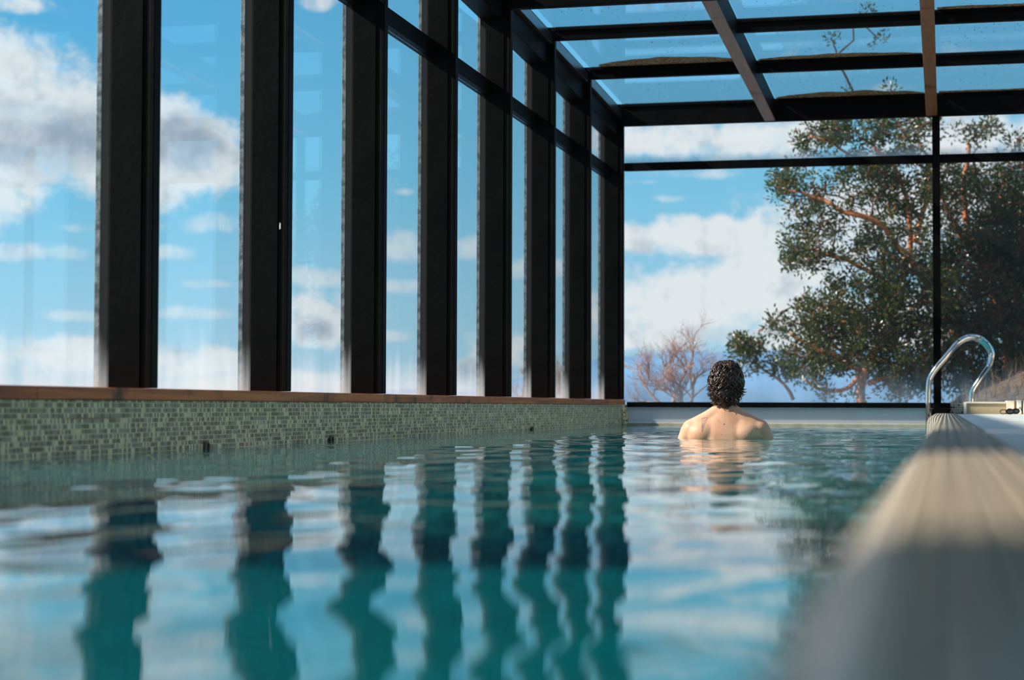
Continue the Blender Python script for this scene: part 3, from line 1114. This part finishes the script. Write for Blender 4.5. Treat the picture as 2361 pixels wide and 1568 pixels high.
# ------------------------------------------------------------------ trees
def leaf_mat(name, c1, c2, c3):
    m, t, out = new_mat(name)
    b = t.new('ShaderNodeBsdfPrincipled')
    gi = t.new('ShaderNodeNewGeometry')
    r = gi.outputs['Random Per Island']
    t.link(t.ramp(r, [(0.0, lin(c1)), (0.5, lin(c2)), (0.93, lin(c3)), (1.0, lin((170, 84, 40)))]), b.inputs['Base Color'])
    b.inputs['Roughness'].default_value = 0.32
    tl = t.new('ShaderNodeBsdfTranslucent')
    tl.inputs[0].default_value = lin((110, 130, 40))
    mx = t.new('ShaderNodeMixShader')
    mx.inputs[0].default_value = 0.18
    t.link(b.outputs[0], mx.inputs[1])
    t.link(tl.outputs[0], mx.inputs[2])
    t.link(mx.outputs[0], out.inputs[0])
    return m


M['leaf'] = leaf_mat('evergreen_leaf', (30, 42, 20), (46, 60, 28), (88, 92, 46))
M['leaf2'] = leaf_mat('dark_evergreen_leaf', (26, 36, 20), (42, 52, 26), (78, 80, 44))
M['bark'] = pbr('red_bark', (196, 116, 66), 0.6, bump=0.6, bscale=20, var=0.35, vscale=4)
M['bark2'] = pbr('grey_bark', (150, 118, 104), 0.8, bump=0.6, bscale=30, var=0.3, vscale=6)
M['twigbark'] = pbr('dark_twig_bark', (96, 62, 44), 0.8, var=0.4, vscale=5)
M['twig'] = pbr('bare_twig', (176, 140, 128), 0.7, var=0.3, vscale=4)


def P(x, y, Yd):
    """a point of the view at distance Yd along the pool's axis"""
    d = _f + _r2 * ((x - 1180.5) / F_PX) + _u2 * ((784 - y) / F_PX)
    k = Yd / d.y
    return Vector((d.x * k, Yd, 0.18 + d.z * k))


def wiggle(a, b, n, amp, rg):
    pts = []
    for i in range(n + 1):
        t = i / n
        p = a.lerp(b, t)
        w = amp * math.sin(PI * t)
        p = p + Vector((rg.uniform(-w, w), rg.uniform(-w, w), rg.uniform(-w, w) + w * 0.8))
        pts.append(p)
    return pts


def leaf_cluster(mb_, c, rad, n, rg, size):
    for _ in range(n):
        # leaves sit on a loose ball
        d = Vector((rg.gauss(0, 1), rg.gauss(0, 1), rg.gauss(0, 1)))
        d.normalize()
        p = c + d * rad * rg.uniform(0.25, 1.0)
        ax = (d + Vector((rg.uniform(-.6, .6), rg.uniform(-.6, .6), rg.uniform(-.3, .9)))).normalized()
        sd = ax.cross(Vector((rg.gauss(0, 1), rg.gauss(0, 1), rg.gauss(0, 1))))
        if sd.length < 1e-3:
            continue
        sd.normalize()
        nn = ax.cross(sd)
        L = size * rg.uniform(0.7, 1.25)
        W = L * 0.22
        mb_.add([p, p + ax * L * 0.45 + sd * W + nn * W * 0.35, p + ax * L, p + ax * L * 0.45 - sd * W + nn * W * 0.35, p + ax * L * 0.5],
                [(0, 1, 4), (1, 2, 4), (2, 3, 4), (3, 0, 4)])


def make_tree(name, label, limbs, blobs, Yc, depth, leafmat, barkmat, nclus, nleaf, lsize=0.06, crad=0.14, seed=1, base=None):
    rg = random.Random(seed)
    root_p = limbs[0][0][0]
    e = empty(name, base or root_p)
    off = Vector(e.location)
    nodes = []
    for li, (pts, r0, r1) in enumerate(limbs):
        q = arc_smooth(pts, 2)
        q = [p + Vector((noise.noise(p * 3 + Vector((li, 0, 0))), noise.noise(p * 3 + Vector((0, li, 5))), noise.noise(p * 3 + Vector((9, 0, li))))) * 0.07 for p in q]
        n = len(q)
        rr = [r0 + (r1 - r0) * i / (n - 1) for i in range(n)]
        MB().tube([p - off for p in q], rr, 8).build('trunk' if li == 0 else 'branch', barkmat, e, True)
        nodes += q
    tw, lf = MB(), MB()
    tot = sum(b[2] * b[3] * b[4] for b in blobs)
    for (bx_, by_, rx, ry, den) in blobs:
        n = max(3, int(nclus * rx * ry * den / tot))
        for _ in range(n):
            while True:
                u, v = rg.uniform(-1, 1), rg.uniform(-1, 1)
                if u * u + v * v <= 1:
                    break
            c = P(bx_ + u * rx, by_ + v * ry, Yc + rg.uniform(-1, 1) * depth)
            near = min(nodes, key=lambda p: (p - c).length_squared)
            L = (near - c).length
            if L > 0.05:
                pts = wiggle(near, c, 5, 0.10 * L, rg)
                tw.tube([p - off for p in pts], [0.008 + 0.012 * L * (1 - i / 5) * 0.8 for i in range(6)], 5, False)
                if L < 1.2:
                    nodes.append(pts[3])
            leaf_cluster(lf, c - off, crad * rg.uniform(0.7, 1.3), nleaf, rg, lsize)
    tw.build('twigs', M['twigbark'], e, True)
    lf.build('foliage', leafmat, e)
    tag(e, label, 'tree', 'trees and shrubs behind the end wall')
    return e


YT = 23.0
A = lambda x, y, d=0.0: P(x, y, YT + d)
limbsA = [([A(1985, 935), A(1985, 880), A(2020, 800, -.2), A(2070, 700), A(2110, 560, .1), A(2090, 420), A(2010, 330)], 0.062, 0.018),
          ([A(2000, 870), A(1930, 820, -.3), A(1880, 800, -.3), A(1820, 770, -.2)], 0.05, 0.012),
          ([A(2110, 620), A(2060, 540, -.4), A(1990, 500, -.5), A(1930, 480, -.5), A(1870, 450, -.4), A(1810, 440, -.3)], 0.05, 0.01),
          ([A(2085, 700), A(2000, 620, .3), A(1900, 580, .3), A(1830, 570, .3)], 0.04, 0.01),
          ([A(2040, 760), A(1960, 900, .4), A(1900, 895, .4), A(1860, 870, .3)], 0.045, 0.01),
          ([A(2110, 560), A(2150, 400, .3), A(2120, 300, .3)], 0.04, 0.01),
          ([A(2095, 420), A(2000, 380, -.3), A(1930, 330, -.3), A(1860, 310, -.2)], 0.03, 0.008),
          ([A(2010, 880), A(2080, 860, -.3), A(2140, 800, -.3)], 0.04, 0.012)]
blobsA = [(2030, 300, 150, 38, 1.0), (1890, 300, 70, 36, 0.7), (1870, 335, 50, 20, 0.8), (1840, 430, 70, 60, 0.8), (1790, 430, 25, 30, 0.7), (1910, 490, 80, 40, 0.5),
          (1990, 420, 90, 60, 0.8), (2080, 420, 90, 70, 1.0), (1870, 560, 70, 55, 1.1), (1850, 600, 45, 25, 1.0), (2060, 560, 95, 80, 1.2),
          (2110, 680, 100, 90, 1.6), (1990, 700, 75, 70, 1.3), (1880, 725, 60, 45, 1.2), (1800, 755, 38, 25, 1.1), (1960, 790, 110, 60, 1.5),
          (2070, 800, 100, 70, 1.6), (1880, 830, 80, 50, 0.9), (2100, 880, 70, 40, 0.8), (1930, 620, 25, 40, 0.6), (1950, 900, 60, 20, 0.5), (2120, 330, 40, 50, 0.6), (2110, 880, 50, 40, 0.9),
          (2000, 60, 130, 40, 0.05), (2050, 230, 120, 40, 0.15)]
make_tree('evergreen_tree', 'large evergreen tree with orange-red branches left of the slim post', limbsA, blobsA, YT, 0.8, M['leaf'], M['bark'], 860, 44,
          lsize=0.06, crad=0.125, seed=3)
Bp = lambda x, y, d=0.0: P(x, y, 24.4 + d)
limbsB = [([Bp(2330, 930), Bp(2330, 820), Bp(2300, 700), Bp(2260, 600), Bp(2220, 480), Bp(2235, 330)], 0.10, 0.02),
          ([Bp(2310, 740), Bp(2380, 600), Bp(2420, 480), Bp(2400, 380)], 0.06, 0.015),
          ([Bp(2270, 620), Bp(2200, 520, -.3), Bp(2170, 440, -.3)], 0.05, 0.012),
          ([Bp(2320, 800), Bp(2250, 790, -.3), Bp(2190, 760, -.3)], 0.05, 0.012),
          ([Bp(2330, 850), Bp(2450, 760, .3), Bp(2560, 640, .3)], 0.05, 0.012)]
blobsB = [(2260, 480, 110, 90, 1.3), (2350, 420, 90, 60, 1.2), (2250, 650, 120, 120, 1.7), (2380, 640, 120, 200, 1.7), (2220, 780, 80, 70, 1.2),
          (2330, 800, 130, 80, 1.3), (2255, 305, 55, 28, 0.8), (2340, 325, 25, 16, 0.5), (2500, 600, 150, 200, 1.2), (2180, 420, 40, 50, 0.7), (2200, 860, 50, 45, 1.2), (2260, 880, 60, 35, 1.0), (2450, 850, 150, 60, 1.0)]
make_tree('evergreen_tree', 'dense dark evergreen tree behind the handrails right of the slim post', limbsB, blobsB, 24.4, 1.0, M['leaf2'], M['bark'], 1500, 50,
          lsize=0.06, crad=0.15, seed=5)
Cp = lambda x, y, d=0.0: P(x, y, 25.5 + d)
limbsC = [([Cp(1830, 925), Cp(1820, 890), Cp(1780, 860), Cp(1740, 830), Cp(1715, 800)], 0.03, 0.008),
          ([Cp(1780, 860), Cp(1770, 830), Cp(1735, 785)], 0.015, 0.006),
          ([Cp(1810, 880), Cp(1850, 850), Cp(1880, 840)], 0.02, 0.006)]
blobsC = [(1722, 798, 32, 20, 1.3), (1745, 815, 40, 20, 1.0), (1790, 850, 40, 14, 0.9), (1730, 850, 20, 10, 0.6), (1850, 850, 50, 22, 0.8), (1700, 815, 12, 10, 0.6)]
make_tree('evergreen_shrub', 'small loose evergreen shrub reaching left beside the person\'s head', limbsC, blobsC, 25.5, 0.3, M['leaf'], M['bark2'], 55, 34,
          lsize=0.07, crad=0.13, seed=9)


def bare_shrub(label, origin, spread, height, seed, lean=(0, 0)):
    rg = random.Random(seed)
    e = empty('bare_shrub', origin)

    def grow(mb_, p, d, L, r, depth):
        n = 7
        pts = [p.copy()]
        curl = Vector((rg.uniform(-1, 1), rg.uniform(-.4, .4), rg.uniform(-.5, .6))) * 0.9
        q, dd = p.copy(), d.normalized()
        for i in range(n):
            dd = (dd + curl * 0.22 + Vector((rg.uniform(-1, 1), rg.uniform(-.6, .6), rg.uniform(-.5, .7))) * 0.20).normalized()
            q = q + dd * L / n
            pts.append(q.copy())
        mb_.tube(pts, [r * (1 - 0.6 * i / n) for i in range(n + 1)], 5 if depth else 8, False)
        if depth >= 4:
            return
        for _ in range(5 if depth < 3 else 4):
            i = rg.randint(2, n)
            nd = (dd + Vector((rg.uniform(-1, 1), rg.uniform(-.7, .7), rg.uniform(-.3, .9)))).normalized()
            grow(tw if depth >= 1 else mb_, pts[i], nd, L * rg.uniform(0.5, 0.75), r * 0.48, depth + 1)
    tw = MB()
    for i in range(4):
        mb_ = MB()
        a = -1 + 2 * i / 3
        grow(mb_, Vector((a * 0.08, 0, 0)), Vector((a * spread + lean[0], rg.uniform(-.2, .2), 1)), height, 0.026, 0)
        mb_.build('stem', M['twig'], e, True)
    tw.build('twigs', M['twig'], e, True)
    tag(e, label, 'shrub', 'trees and shrubs behind the end wall')


b0 = P(1560, 960, 22.0)
bare_shrub('leafless pinkish shrub with curling twigs left of the person\'s head', b0, 0.9, 0.55, 21)
bare_shrub('leafless shrub half hidden behind the last black window posts', P(1270, 985, 22.5), 0.9, 0.5, 22)

# bank plants at lower right
M['grass'] = pbr('dry_grass', (140, 110, 76), 0.8, var=0.4, vscale=3)
rg = random.Random(4)
gm_ = MB()
for _ in range(1500):
    x, yv = rg.uniform(-1.4, 4.0), rg.uniform(18.2, 23.5)
    s = 1 / (1 + math.exp(-(x + 1.8 + 0.04 * (yv - 20)) * 1.6))
    rise = 0.95 / (1 + math.exp(-(x - 0.35) * 2.4))
    z = -2.6 + s * 2.6 + s * rise * min(1, (yv - YE) / 6) - 0.03
    L = rg.uniform(0.08, 0.3)
    dx, dy = rg.uniform(-.1, .1), rg.uniform(-.1, .1)
    w = 0.004
    gm_.add([(x - w, yv, z), (x + w, yv, z), (x + dx * .5 + w * .7, yv + dy * .5, z + L * .6), (x + dx * .5 - w * .7, yv + dy * .5, z + L * .6), (x + dx * 1.3, yv + dy * 1.3, z + L)],
            [(0, 1, 2, 3), (3, 2, 4)])
o = gm_.build('dry_grass', M['grass'])
tag(o, 'dry tan grass blades on the bank behind the end wall', 'grass', kind='stuff')

# ------------------------------------------------------------------ the bather
def skin_mat():
    m, t, out = new_mat('skin')
    b = t.new('ShaderNodeBsdfPrincipled')
    tc = t.new('ShaderNodeTexCoord')
    ob = tc.outputs['Object']
    n = t.noise(ob, 9, 4)
    fr = t.noise(ob, 120, 3)
    c = t.mix(t.smooth(n, 0.35, 0.65), lin((222, 160, 124)), lin((230, 174, 140)))
    c = t.mix(t.smooth(fr, 0.62, 0.72, 0, 0.35), c, lin((176, 112, 80)))
    sp = t.new('ShaderNodeSeparateXYZ')
    t.link(ob, sp.inputs[0])
    fl = t.new('ShaderNodeCombineXYZ')
    t.link(sp.outputs[0], fl.inputs[0])
    t.link(sp.outputs[2], fl.inputs[1])
    xz = fl.outputs[0]
    # three moles
    for (mx_, mz, r, col) in ((0.004, 0.081, 0.0042, (74, 40, 30)), (-0.030, 0.101, 0.003, (92, 52, 38)), (-0.012, 0.022, 0.0026, (92, 52, 38)), (0.186, 0.056, 0.0022, (120, 70, 52))):
        d = t.vmath('DISTANCE', xz, (mx_, mz, 0))
        c = t.mix(t.smooth(d, r * 0.7, r * 1.1, 0.9, 0.0), c, lin(col))
    # thin blue outline of a long triangle tattooed on the left shoulder blade
    back = t.math('LESS_THAN', sp.outputs[1], 0.0)

    def seg(a, b_):
        ax, az = a
        bx_, bz = b_
        L2 = (bx_ - ax) ** 2 + (bz - az) ** 2
        v = t.vmath('SUBTRACT', xz, (ax, az, 0))
        h = t.math('DIVIDE', t.vmath('DOT_PRODUCT', v, (bx_ - ax, bz - az, 0)), L2, clamp=True)
        cb = t.new('ShaderNodeCombineXYZ')
        t.link(t.math('MULTIPLY_ADD', h, bx_ - ax, ax), cb.inputs[0])
        t.link(t.math('MULTIPLY_ADD', h, bz - az, az), cb.inputs[1])
        return t.vmath('DISTANCE', xz, cb.outputs[0])
    pts = [((-0.126, 0.114), (-0.095, 0.117)), ((-0.095, 0.117), (-0.119, 0.038)), ((-0.119, 0.038), (-0.126, 0.114)), ((-0.114, 0.109), (-0.119, 0.06)), ((-0.104, 0.108), (-0.119, 0.06))]
    dm = None
    for a, b_ in pts:
        s = seg(a, b_)
        dm = s if dm is None else t.math('MINIMUM', dm, s)
    ink = t.math('MULTIPLY', t.smooth(dm, 0.0010, 0.0021, 0.8, 0.0), back)
    c = t.mix(ink, c, lin((70, 84, 100)))
    t.link(c, b.inputs['Base Color'])
    b.inputs['Roughness'].default_value = 0.5
    b.inputs['Specular IOR Level'].default_value = 0.35
    b.inputs['Subsurface Weight'].default_value = 0.12
    b.inputs['Subsurface Radius'].default_value = (0.02, 0.008, 0.004)
    b.inputs['Subsurface Scale'].default_value = 0.6
    bp = t.new('ShaderNodeBump')
    bp.inputs['Strength'].default_value = 0.12
    bp.inputs['Distance'].default_value = 0.002
    t.link(t.noise(ob, 260, 3), bp.inputs['Height'])
    t.link(bp.outputs[0], b.inputs['Normal'])
    t.link(b.outputs[0], out.inputs[0])
    return m


def make_person():
    b = MB()
    # torso, back towards the camera (-Y)
    b.loft([(0, 0.0, -0.66, 0.155, 0.105), (0, 0, -0.55, 0.165, 0.115), (0, 0, -0.42, 0.148, 0.10), (0, 0, -0.28, 0.158, 0.108), (0, 0, -0.14, 0.178, 0.118),
            (0, 0.0, -0.03, 0.188, 0.118), (0, 0.0, 0.03, 0.185, 0.11), (0, 0.0, 0.07, 0.165, 0.098), (0, 0.0, 0.10, 0.135, 0.088), (0, 0.002, 0.128, 0.098, 0.076),
            (0, 0.005, 0.152, 0.072, 0.066), (0, 0.012, 0.178, 0.057, 0.06), (0, 0.02, 0.21, 0.054, 0.058), (0, 0.028, 0.26, 0.052, 0.056)], 32, 2.2)
    for s in (-1, 1):
        # trapezius, shoulder, shoulder blade
        b.tube([(s * 0.03, 0.0, 0.150), (s * 0.09, -0.012, 0.112), (s * 0.15, -0.012, 0.080), (s * 0.19, 0.0, 0.055)], [0.052, 0.050, 0.050, 0.056], 16)
        b.ellipsoid((s * 0.186, 0.0, 0.046), (0.066, 0.070, 0.066), 24, 16)
        b.ellipsoid((s * 0.115, -0.012, 0.022), (0.105, 0.100, 0.088), 24, 16)
        b.ellipsoid((s * 0.095, -0.046, 0.020), (0.080, 0.058, 0.090), 20, 14, rot=Matrix.Rotation(s * 0.25, 3, 'Y'))
        b.ellipsoid((s * 0.050, -0.062, -0.06), (0.06, 0.056, 0.16))
        # upper arm, forearm, hand
        sh, el_, wr = Vector((s * 0.200, 0.0, 0.04)), Vector((s * 0.300, 0.0, -0.21)), Vector((s * 0.26, 0.20, -0.30))
        b.tube([sh, sh.lerp(el_, 0.3), sh.lerp(el_, 0.65), el_], [0.058, 0.052, 0.045, 0.040], 16)
        b.ellipsoid(el_, (0.040, 0.040, 0.040))
        b.tube([el_, el_.lerp(wr, 0.35), wr], [0.040, 0.041, 0.027], 14)
        hd = (wr - el_).normalized()
        pm = wr + hd * 0.05
        b.ellipsoid(pm, (0.040, 0.052, 0.016), rot=Matrix.Rotation(s * 0.15, 3, 'Z'))
        side = Vector((1, 0, 0))
        for i, (off_, L) in enumerate(((-0.028, 0.062), (-0.010, 0.076), (0.010, 0.082), (0.028, 0.074))):
            p0 = pm + side * (-s * off_) + hd * 0.025
            b.tube([p0, p0 + hd * (L * 0.55) + side * (-s * off_ * 0.35), p0 + hd * L + Vector((-s * off_ * 0.5, 0, -0.014))], [0.0095, 0.0088, 0.0075], 10)
        tp = pm + Vector((-s * 0.034, -0.02, 0))
        b.tube([tp, tp + Vector((-s * 0.026, 0.026, -0.006)), tp + Vector((-s * 0.034, 0.056, -0.012))], [0.013, 0.0105, 0.0085], 10)
        # leg and foot
        hip, kn, an = Vector((s * 0.085, 0, -0.62)), Vector((s * 0.10, 0.05, -0.93)), Vector((s * 0.105, 0.0, -1.235))
        b.tube([hip, hip.lerp(kn, 0.4), kn], [0.092, 0.078, 0.055], 18)
        b.ellipsoid(kn, (0.055, 0.058, 0.058))
        b.tube([kn, kn.lerp(an, 0.35), kn.lerp(an, 0.7), an], [0.052, 0.056, 0.042, 0.034], 16)
        b.tube([an + Vector((0, -0.035, -0.045)), an + Vector((0, 0.05, -0.045)), an + Vector((s * 0.01, 0.15, -0.06))], [0.034, 0.036, 0.022], 12)
        b.ellipsoid(an, (0.036, 0.04, 0.04))
        for i in range(5):
            tp = an + Vector((s * (0.028 - i * 0.013 - 0.0), 0.155 - abs(i - 1) * 0.006, -0.066))
            b.tube([tp, tp + Vector((0, 0.032, -0.003))], [0.0095, 0.008], 8)
    # head: skull, jaw, face
    hc = Vector((0, 0.035, 0.315))
    b.ellipsoid(hc, (0.073, 0.092, 0.098), 24, 16)
    b.loft([(0, 0.075, 0.215, 0.030, 0.032), (0, 0.070, 0.235, 0.048, 0.050), (0, 0.055, 0.27, 0.062, 0.068), (0, 0.045, 0.31, 0.068, 0.080)], 24)
    b.ellipsoid((0, 0.120, 0.285), (0.013, 0.018, 0.024))           # nose
    b.ellipsoid((0, 0.128, 0.278), (0.016, 0.012, 0.010))
    b.ellipsoid((0, 0.113, 0.252), (0.024, 0.012, 0.006))           # lips
    b.ellipsoid((0, 0.112, 0.243), (0.021, 0.012, 0.007))
    b.ellipsoid((0, 0.108, 0.330), (0.052, 0.016, 0.010))           # brow
    for s in (-1, 1):
        b.ellipsoid((s * 0.031, 0.104, 0.312), (0.015, 0.012, 0.009))   # lids
        b.ellipsoid((s * 0.076, 0.038, 0.305), (0.010, 0.020, 0.032))   # ear
    e = empty('person', (-1.215, 10.38, 0.0))
    o = b.build('body', skin_mat(), e, True)
    r = o.modifiers.new('remesh', 'REMESH')
    r.mode = 'VOXEL'
    r.voxel_size = 0.006
    r.use_smooth_shade = True
    sm = o.modifiers.new('smooth', 'SMOOTH')
    sm.factor = 0.5
    sm.iterations = 22
    # eyes
    ew = pbr('eye_white', (235, 232, 226), 0.2)
    for s in (-1, 1):
        MB().ellipsoid((s * 0.031, 0.110, 0.312), (0.010, 0.009, 0.006)).build('eye', ew, e, True)
    # swim trunks under water
    tr_ = MB()
    tr_.loft([(0, 0, -0.70, 0.17, 0.125), (0, 0, -0.62, 0.178, 0.13), (0, 0, -0.53, 0.172, 0.122), (0, 0, -0.50, 0.168, 0.118)], 28, 2.3)
    for s in (-1, 1):
        tr_.loft([(s * 0.095, 0.02, -0.88, 0.082, 0.085), (s * 0.09, 0.01, -0.75, 0.092, 0.10), (s * 0.088, 0, -0.64, 0.095, 0.11)], 20)
    tr_.build('swim_trunks', pbr('navy_cloth', (30, 36, 52), 0.9), e, True)

    # hair: a dark cap under many wet locks
    M['hair'] = pbr('wet_dark_hair', (60, 35, 22), 0.30, spec=0.5)
    hb = MB()
    hx, hy, hz = 0.083, 0.098, 0.100
    cc = Vector((0, 0.022, 0.322))

    def scalp(th, ph, k=1.0):
        return cc + Vector((hx * math.sin(th) * math.cos(ph) * k, hy * math.sin(th) * math.sin(ph) * k, hz * math.cos(th) * k))
    vs, fs = [], []
    R_, S_ = 14, 28
    for i in range(R_ + 1):
        for k in range(S_):
            ph = 2 * PI * k / S_
            back = 0.5 - 0.5 * math.sin(ph)           # 1 at the nape side (-Y)
            thm = 1.15 + 1.05 * min(1, back * 1.5)
            vs.append(scalp(thm * i / R_, ph))
    for i in range(R_):
        for k in range(S_):
            a, b_ = i * S_ + k, i * S_ + (k + 1) % S_
            fs.append((a, a + S_, b_ + S_, b_))
    cap = MB().add(vs, fs)
    cap.tube([(0, -0.022, 0.30), (0, -0.028, 0.24), (0, -0.020, 0.185)], [0.070, 0.056, 0.040], 20)
    hair = cap
    rg = random.Random(12)
    crown = Vector((0.012, -0.01, 0))
    for i in range(1150):
        ph = rg.uniform(0, 2 * PI)
        back = 0.5 - 0.5 * math.sin(ph)
        thm = 1.1 + 1.2 * min(1, back * 1.4)
        th0 = rg.uniform(0.0, 0.92) ** 0.75 * thm
        span = rg.uniform(0.5, 0.95)
        r0 = rg.uniform(0.0034, 0.0060)
        tw_ = rg.uniform(-0.35, 0.35)
        lift = rg.uniform(1.02, 1.24)
        if th0 < 0.5:
            lift *= rg.uniform(1.0, 1.08)
        pts = []
        n = 9
        endth = th0 + span
        wv = rg.uniform(0, 6.28)
        for j in range(n + 1):
            t_ = j / n
            th = th0 + span * t_
            p_ = ph + tw_ * t_ + 0.16 * math.sin(t_ * 8 + wv)
            ll = 1 + (lift - 1) * math.sin(PI * min(1, t_ * 1.1)) ** 0.6 if t_ > 0 else 1.0
            if th < 1.75:
                q = scalp(th, p_, ll)
            else:
                # below the ears the lock hangs down towards the nape
                base_ = scalp(1.75, p_, max(ll, 1.02))
                dn = (th - 1.75) * 0.115
                q = Vector((base_.x * (1 - dn * 2.6), cc.y + (base_.y - cc.y) * (1 - dn * 1.4), base_.z - dn))
            pts.append(q)
        # tips curl out
        if endth > 1.7:
            out_ = Vector((pts[-1].x, pts[-1].y - cc.y, 0))
            if out_.length > 0.01:
                out_.normalize()
            amt = rg.uniform(0.002, 0.020) * (1.6 if abs(out_.x) > 0.6 else 0.8)
            for j, w in ((n - 2, 0.15), (n - 1, 0.5), (n, 1.0)):
                pts[j] = pts[j] + out_ * amt * w + Vector((0, 0, amt * 0.35 * w * w))
        for j in range(len(pts)):
            if pts[j].z < 0.172:
                pts[j].z = 0.172 + (0.172 - pts[j].z) * 0.1 + rg.uniform(0, .004)
        hair.tube(pts, [r0 * (1.0 - 0.80 * (j / n) ** 1.6) for j in range(n + 1)], 5, False)
    for i in range(170):
        sd = rg.choice((-1, 1))
        ph = (PI + rg.uniform(-0.1, 1.2)) if sd < 0 else (2 * PI - rg.uniform(-0.1, 1.2))
        th = rg.uniform(1.35, 1.9)
        st_ = scalp(th, ph, 1.02)
        od = Vector((st_.x, (st_.y - cc.y) * 0.6, 0)).normalized()
        ln = rg.uniform(0.035, 0.07)
        fl_ = rg.uniform(0.006, 0.036) * (1.0 if abs(od.x) > 0.5 else 0.5)
        pts = []
        for j in range(10):
            t_ = j / 9
            dn = ln * math.sin(t_ * 1.9) * 1.0
            pts.append(st_ + od * (fl_ * t_ ** 2.2 + 0.004 * math.sin(t_ * PI) - 0.012 * t_ * (1 - t_)) + Vector((0, 0, -dn)) + Vector((0, rg.uniform(-.001, .001), 0)))
        r0 = rg.uniform(0.0026, 0.0046)
        hair.tube(pts, [r0 * (1.0 - 0.85 * (j / 9) ** 1.5) for j in range(10)], 5, False)
    for i in range(160):
        ph, th = rg.uniform(0, 2 * PI), rg.uniform(0.05, 1.1)
        st_ = scalp(th, ph, 1.06)
        od = (st_ - cc).normalized()
        tg = od.cross(Vector((rg.uniform(-1, 1), rg.uniform(-1, 1), rg.uniform(-.5, 1)))).normalized()
        L = rg.uniform(0.02, 0.045)
        h_ = rg.uniform(0.006, 0.014)
        pts = [st_ + tg * L * t_ + od * h_ * math.sin(PI * t_ * 0.8) for t_ in (0, .2, .4, .6, .8, 1.0)]
        hair.tube(pts, [0.003, 0.0032, 0.003, 0.0024, 0.0016, 0.0006], 5, False)
    ho = hair.build('hair', M['hair'], e, True)

    # beads of water on the upper back
    dep = bpy.context.evaluated_depsgraph_get()
    bpy.context.view_layer.update()
    dep = bpy.context.evaluated_depsgraph_get()
    ev = o.evaluated_get(dep)
    wet = MB()
    got = 0
    tries = 0
    while got < 420 and tries < 4000:
        tries += 1
        x = rg.gauss(-0.02, 0.045)
        if abs(x) > 0.15:
            continue
        z = 0.155 - abs(rg.gauss(0, 0.045)) - 0.25 * abs(x)
        if z < 0.01:
            continue
        hit, loc, nor, _ = ev.ray_cast(Vector((x, -0.5, z)), Vector((0, 1, 0)))
        if hit and loc.y < 0:
            r_ = rg.uniform(0.0006, 0.0016)
            q = nor.to_track_quat('Z', 'Y').to_matrix()
            wet.ellipsoid(loc, (r_, r_, r_ * 0.6), 8, 4, rot=q)
            got += 1
    m, t, out = new_mat('water_bead')
    p_ = t.new('ShaderNodeBsdfPrincipled')
    p_.inputs['Base Color'].default_value = lin((236, 190, 160))
    p_.inputs['Roughness'].default_value = 0.05
    p_.inputs['Coat Weight'].default_value = 1.0
    t.link(p_.outputs[0], out.inputs[0])
    if got:
        wo = wet.build('water_beads', m, e, True)
        wo['kind'] = 'stuff'
    tag(e, 'bare-backed person with short dark wet hair standing chest deep in the pool, facing away', 'person')


make_person()
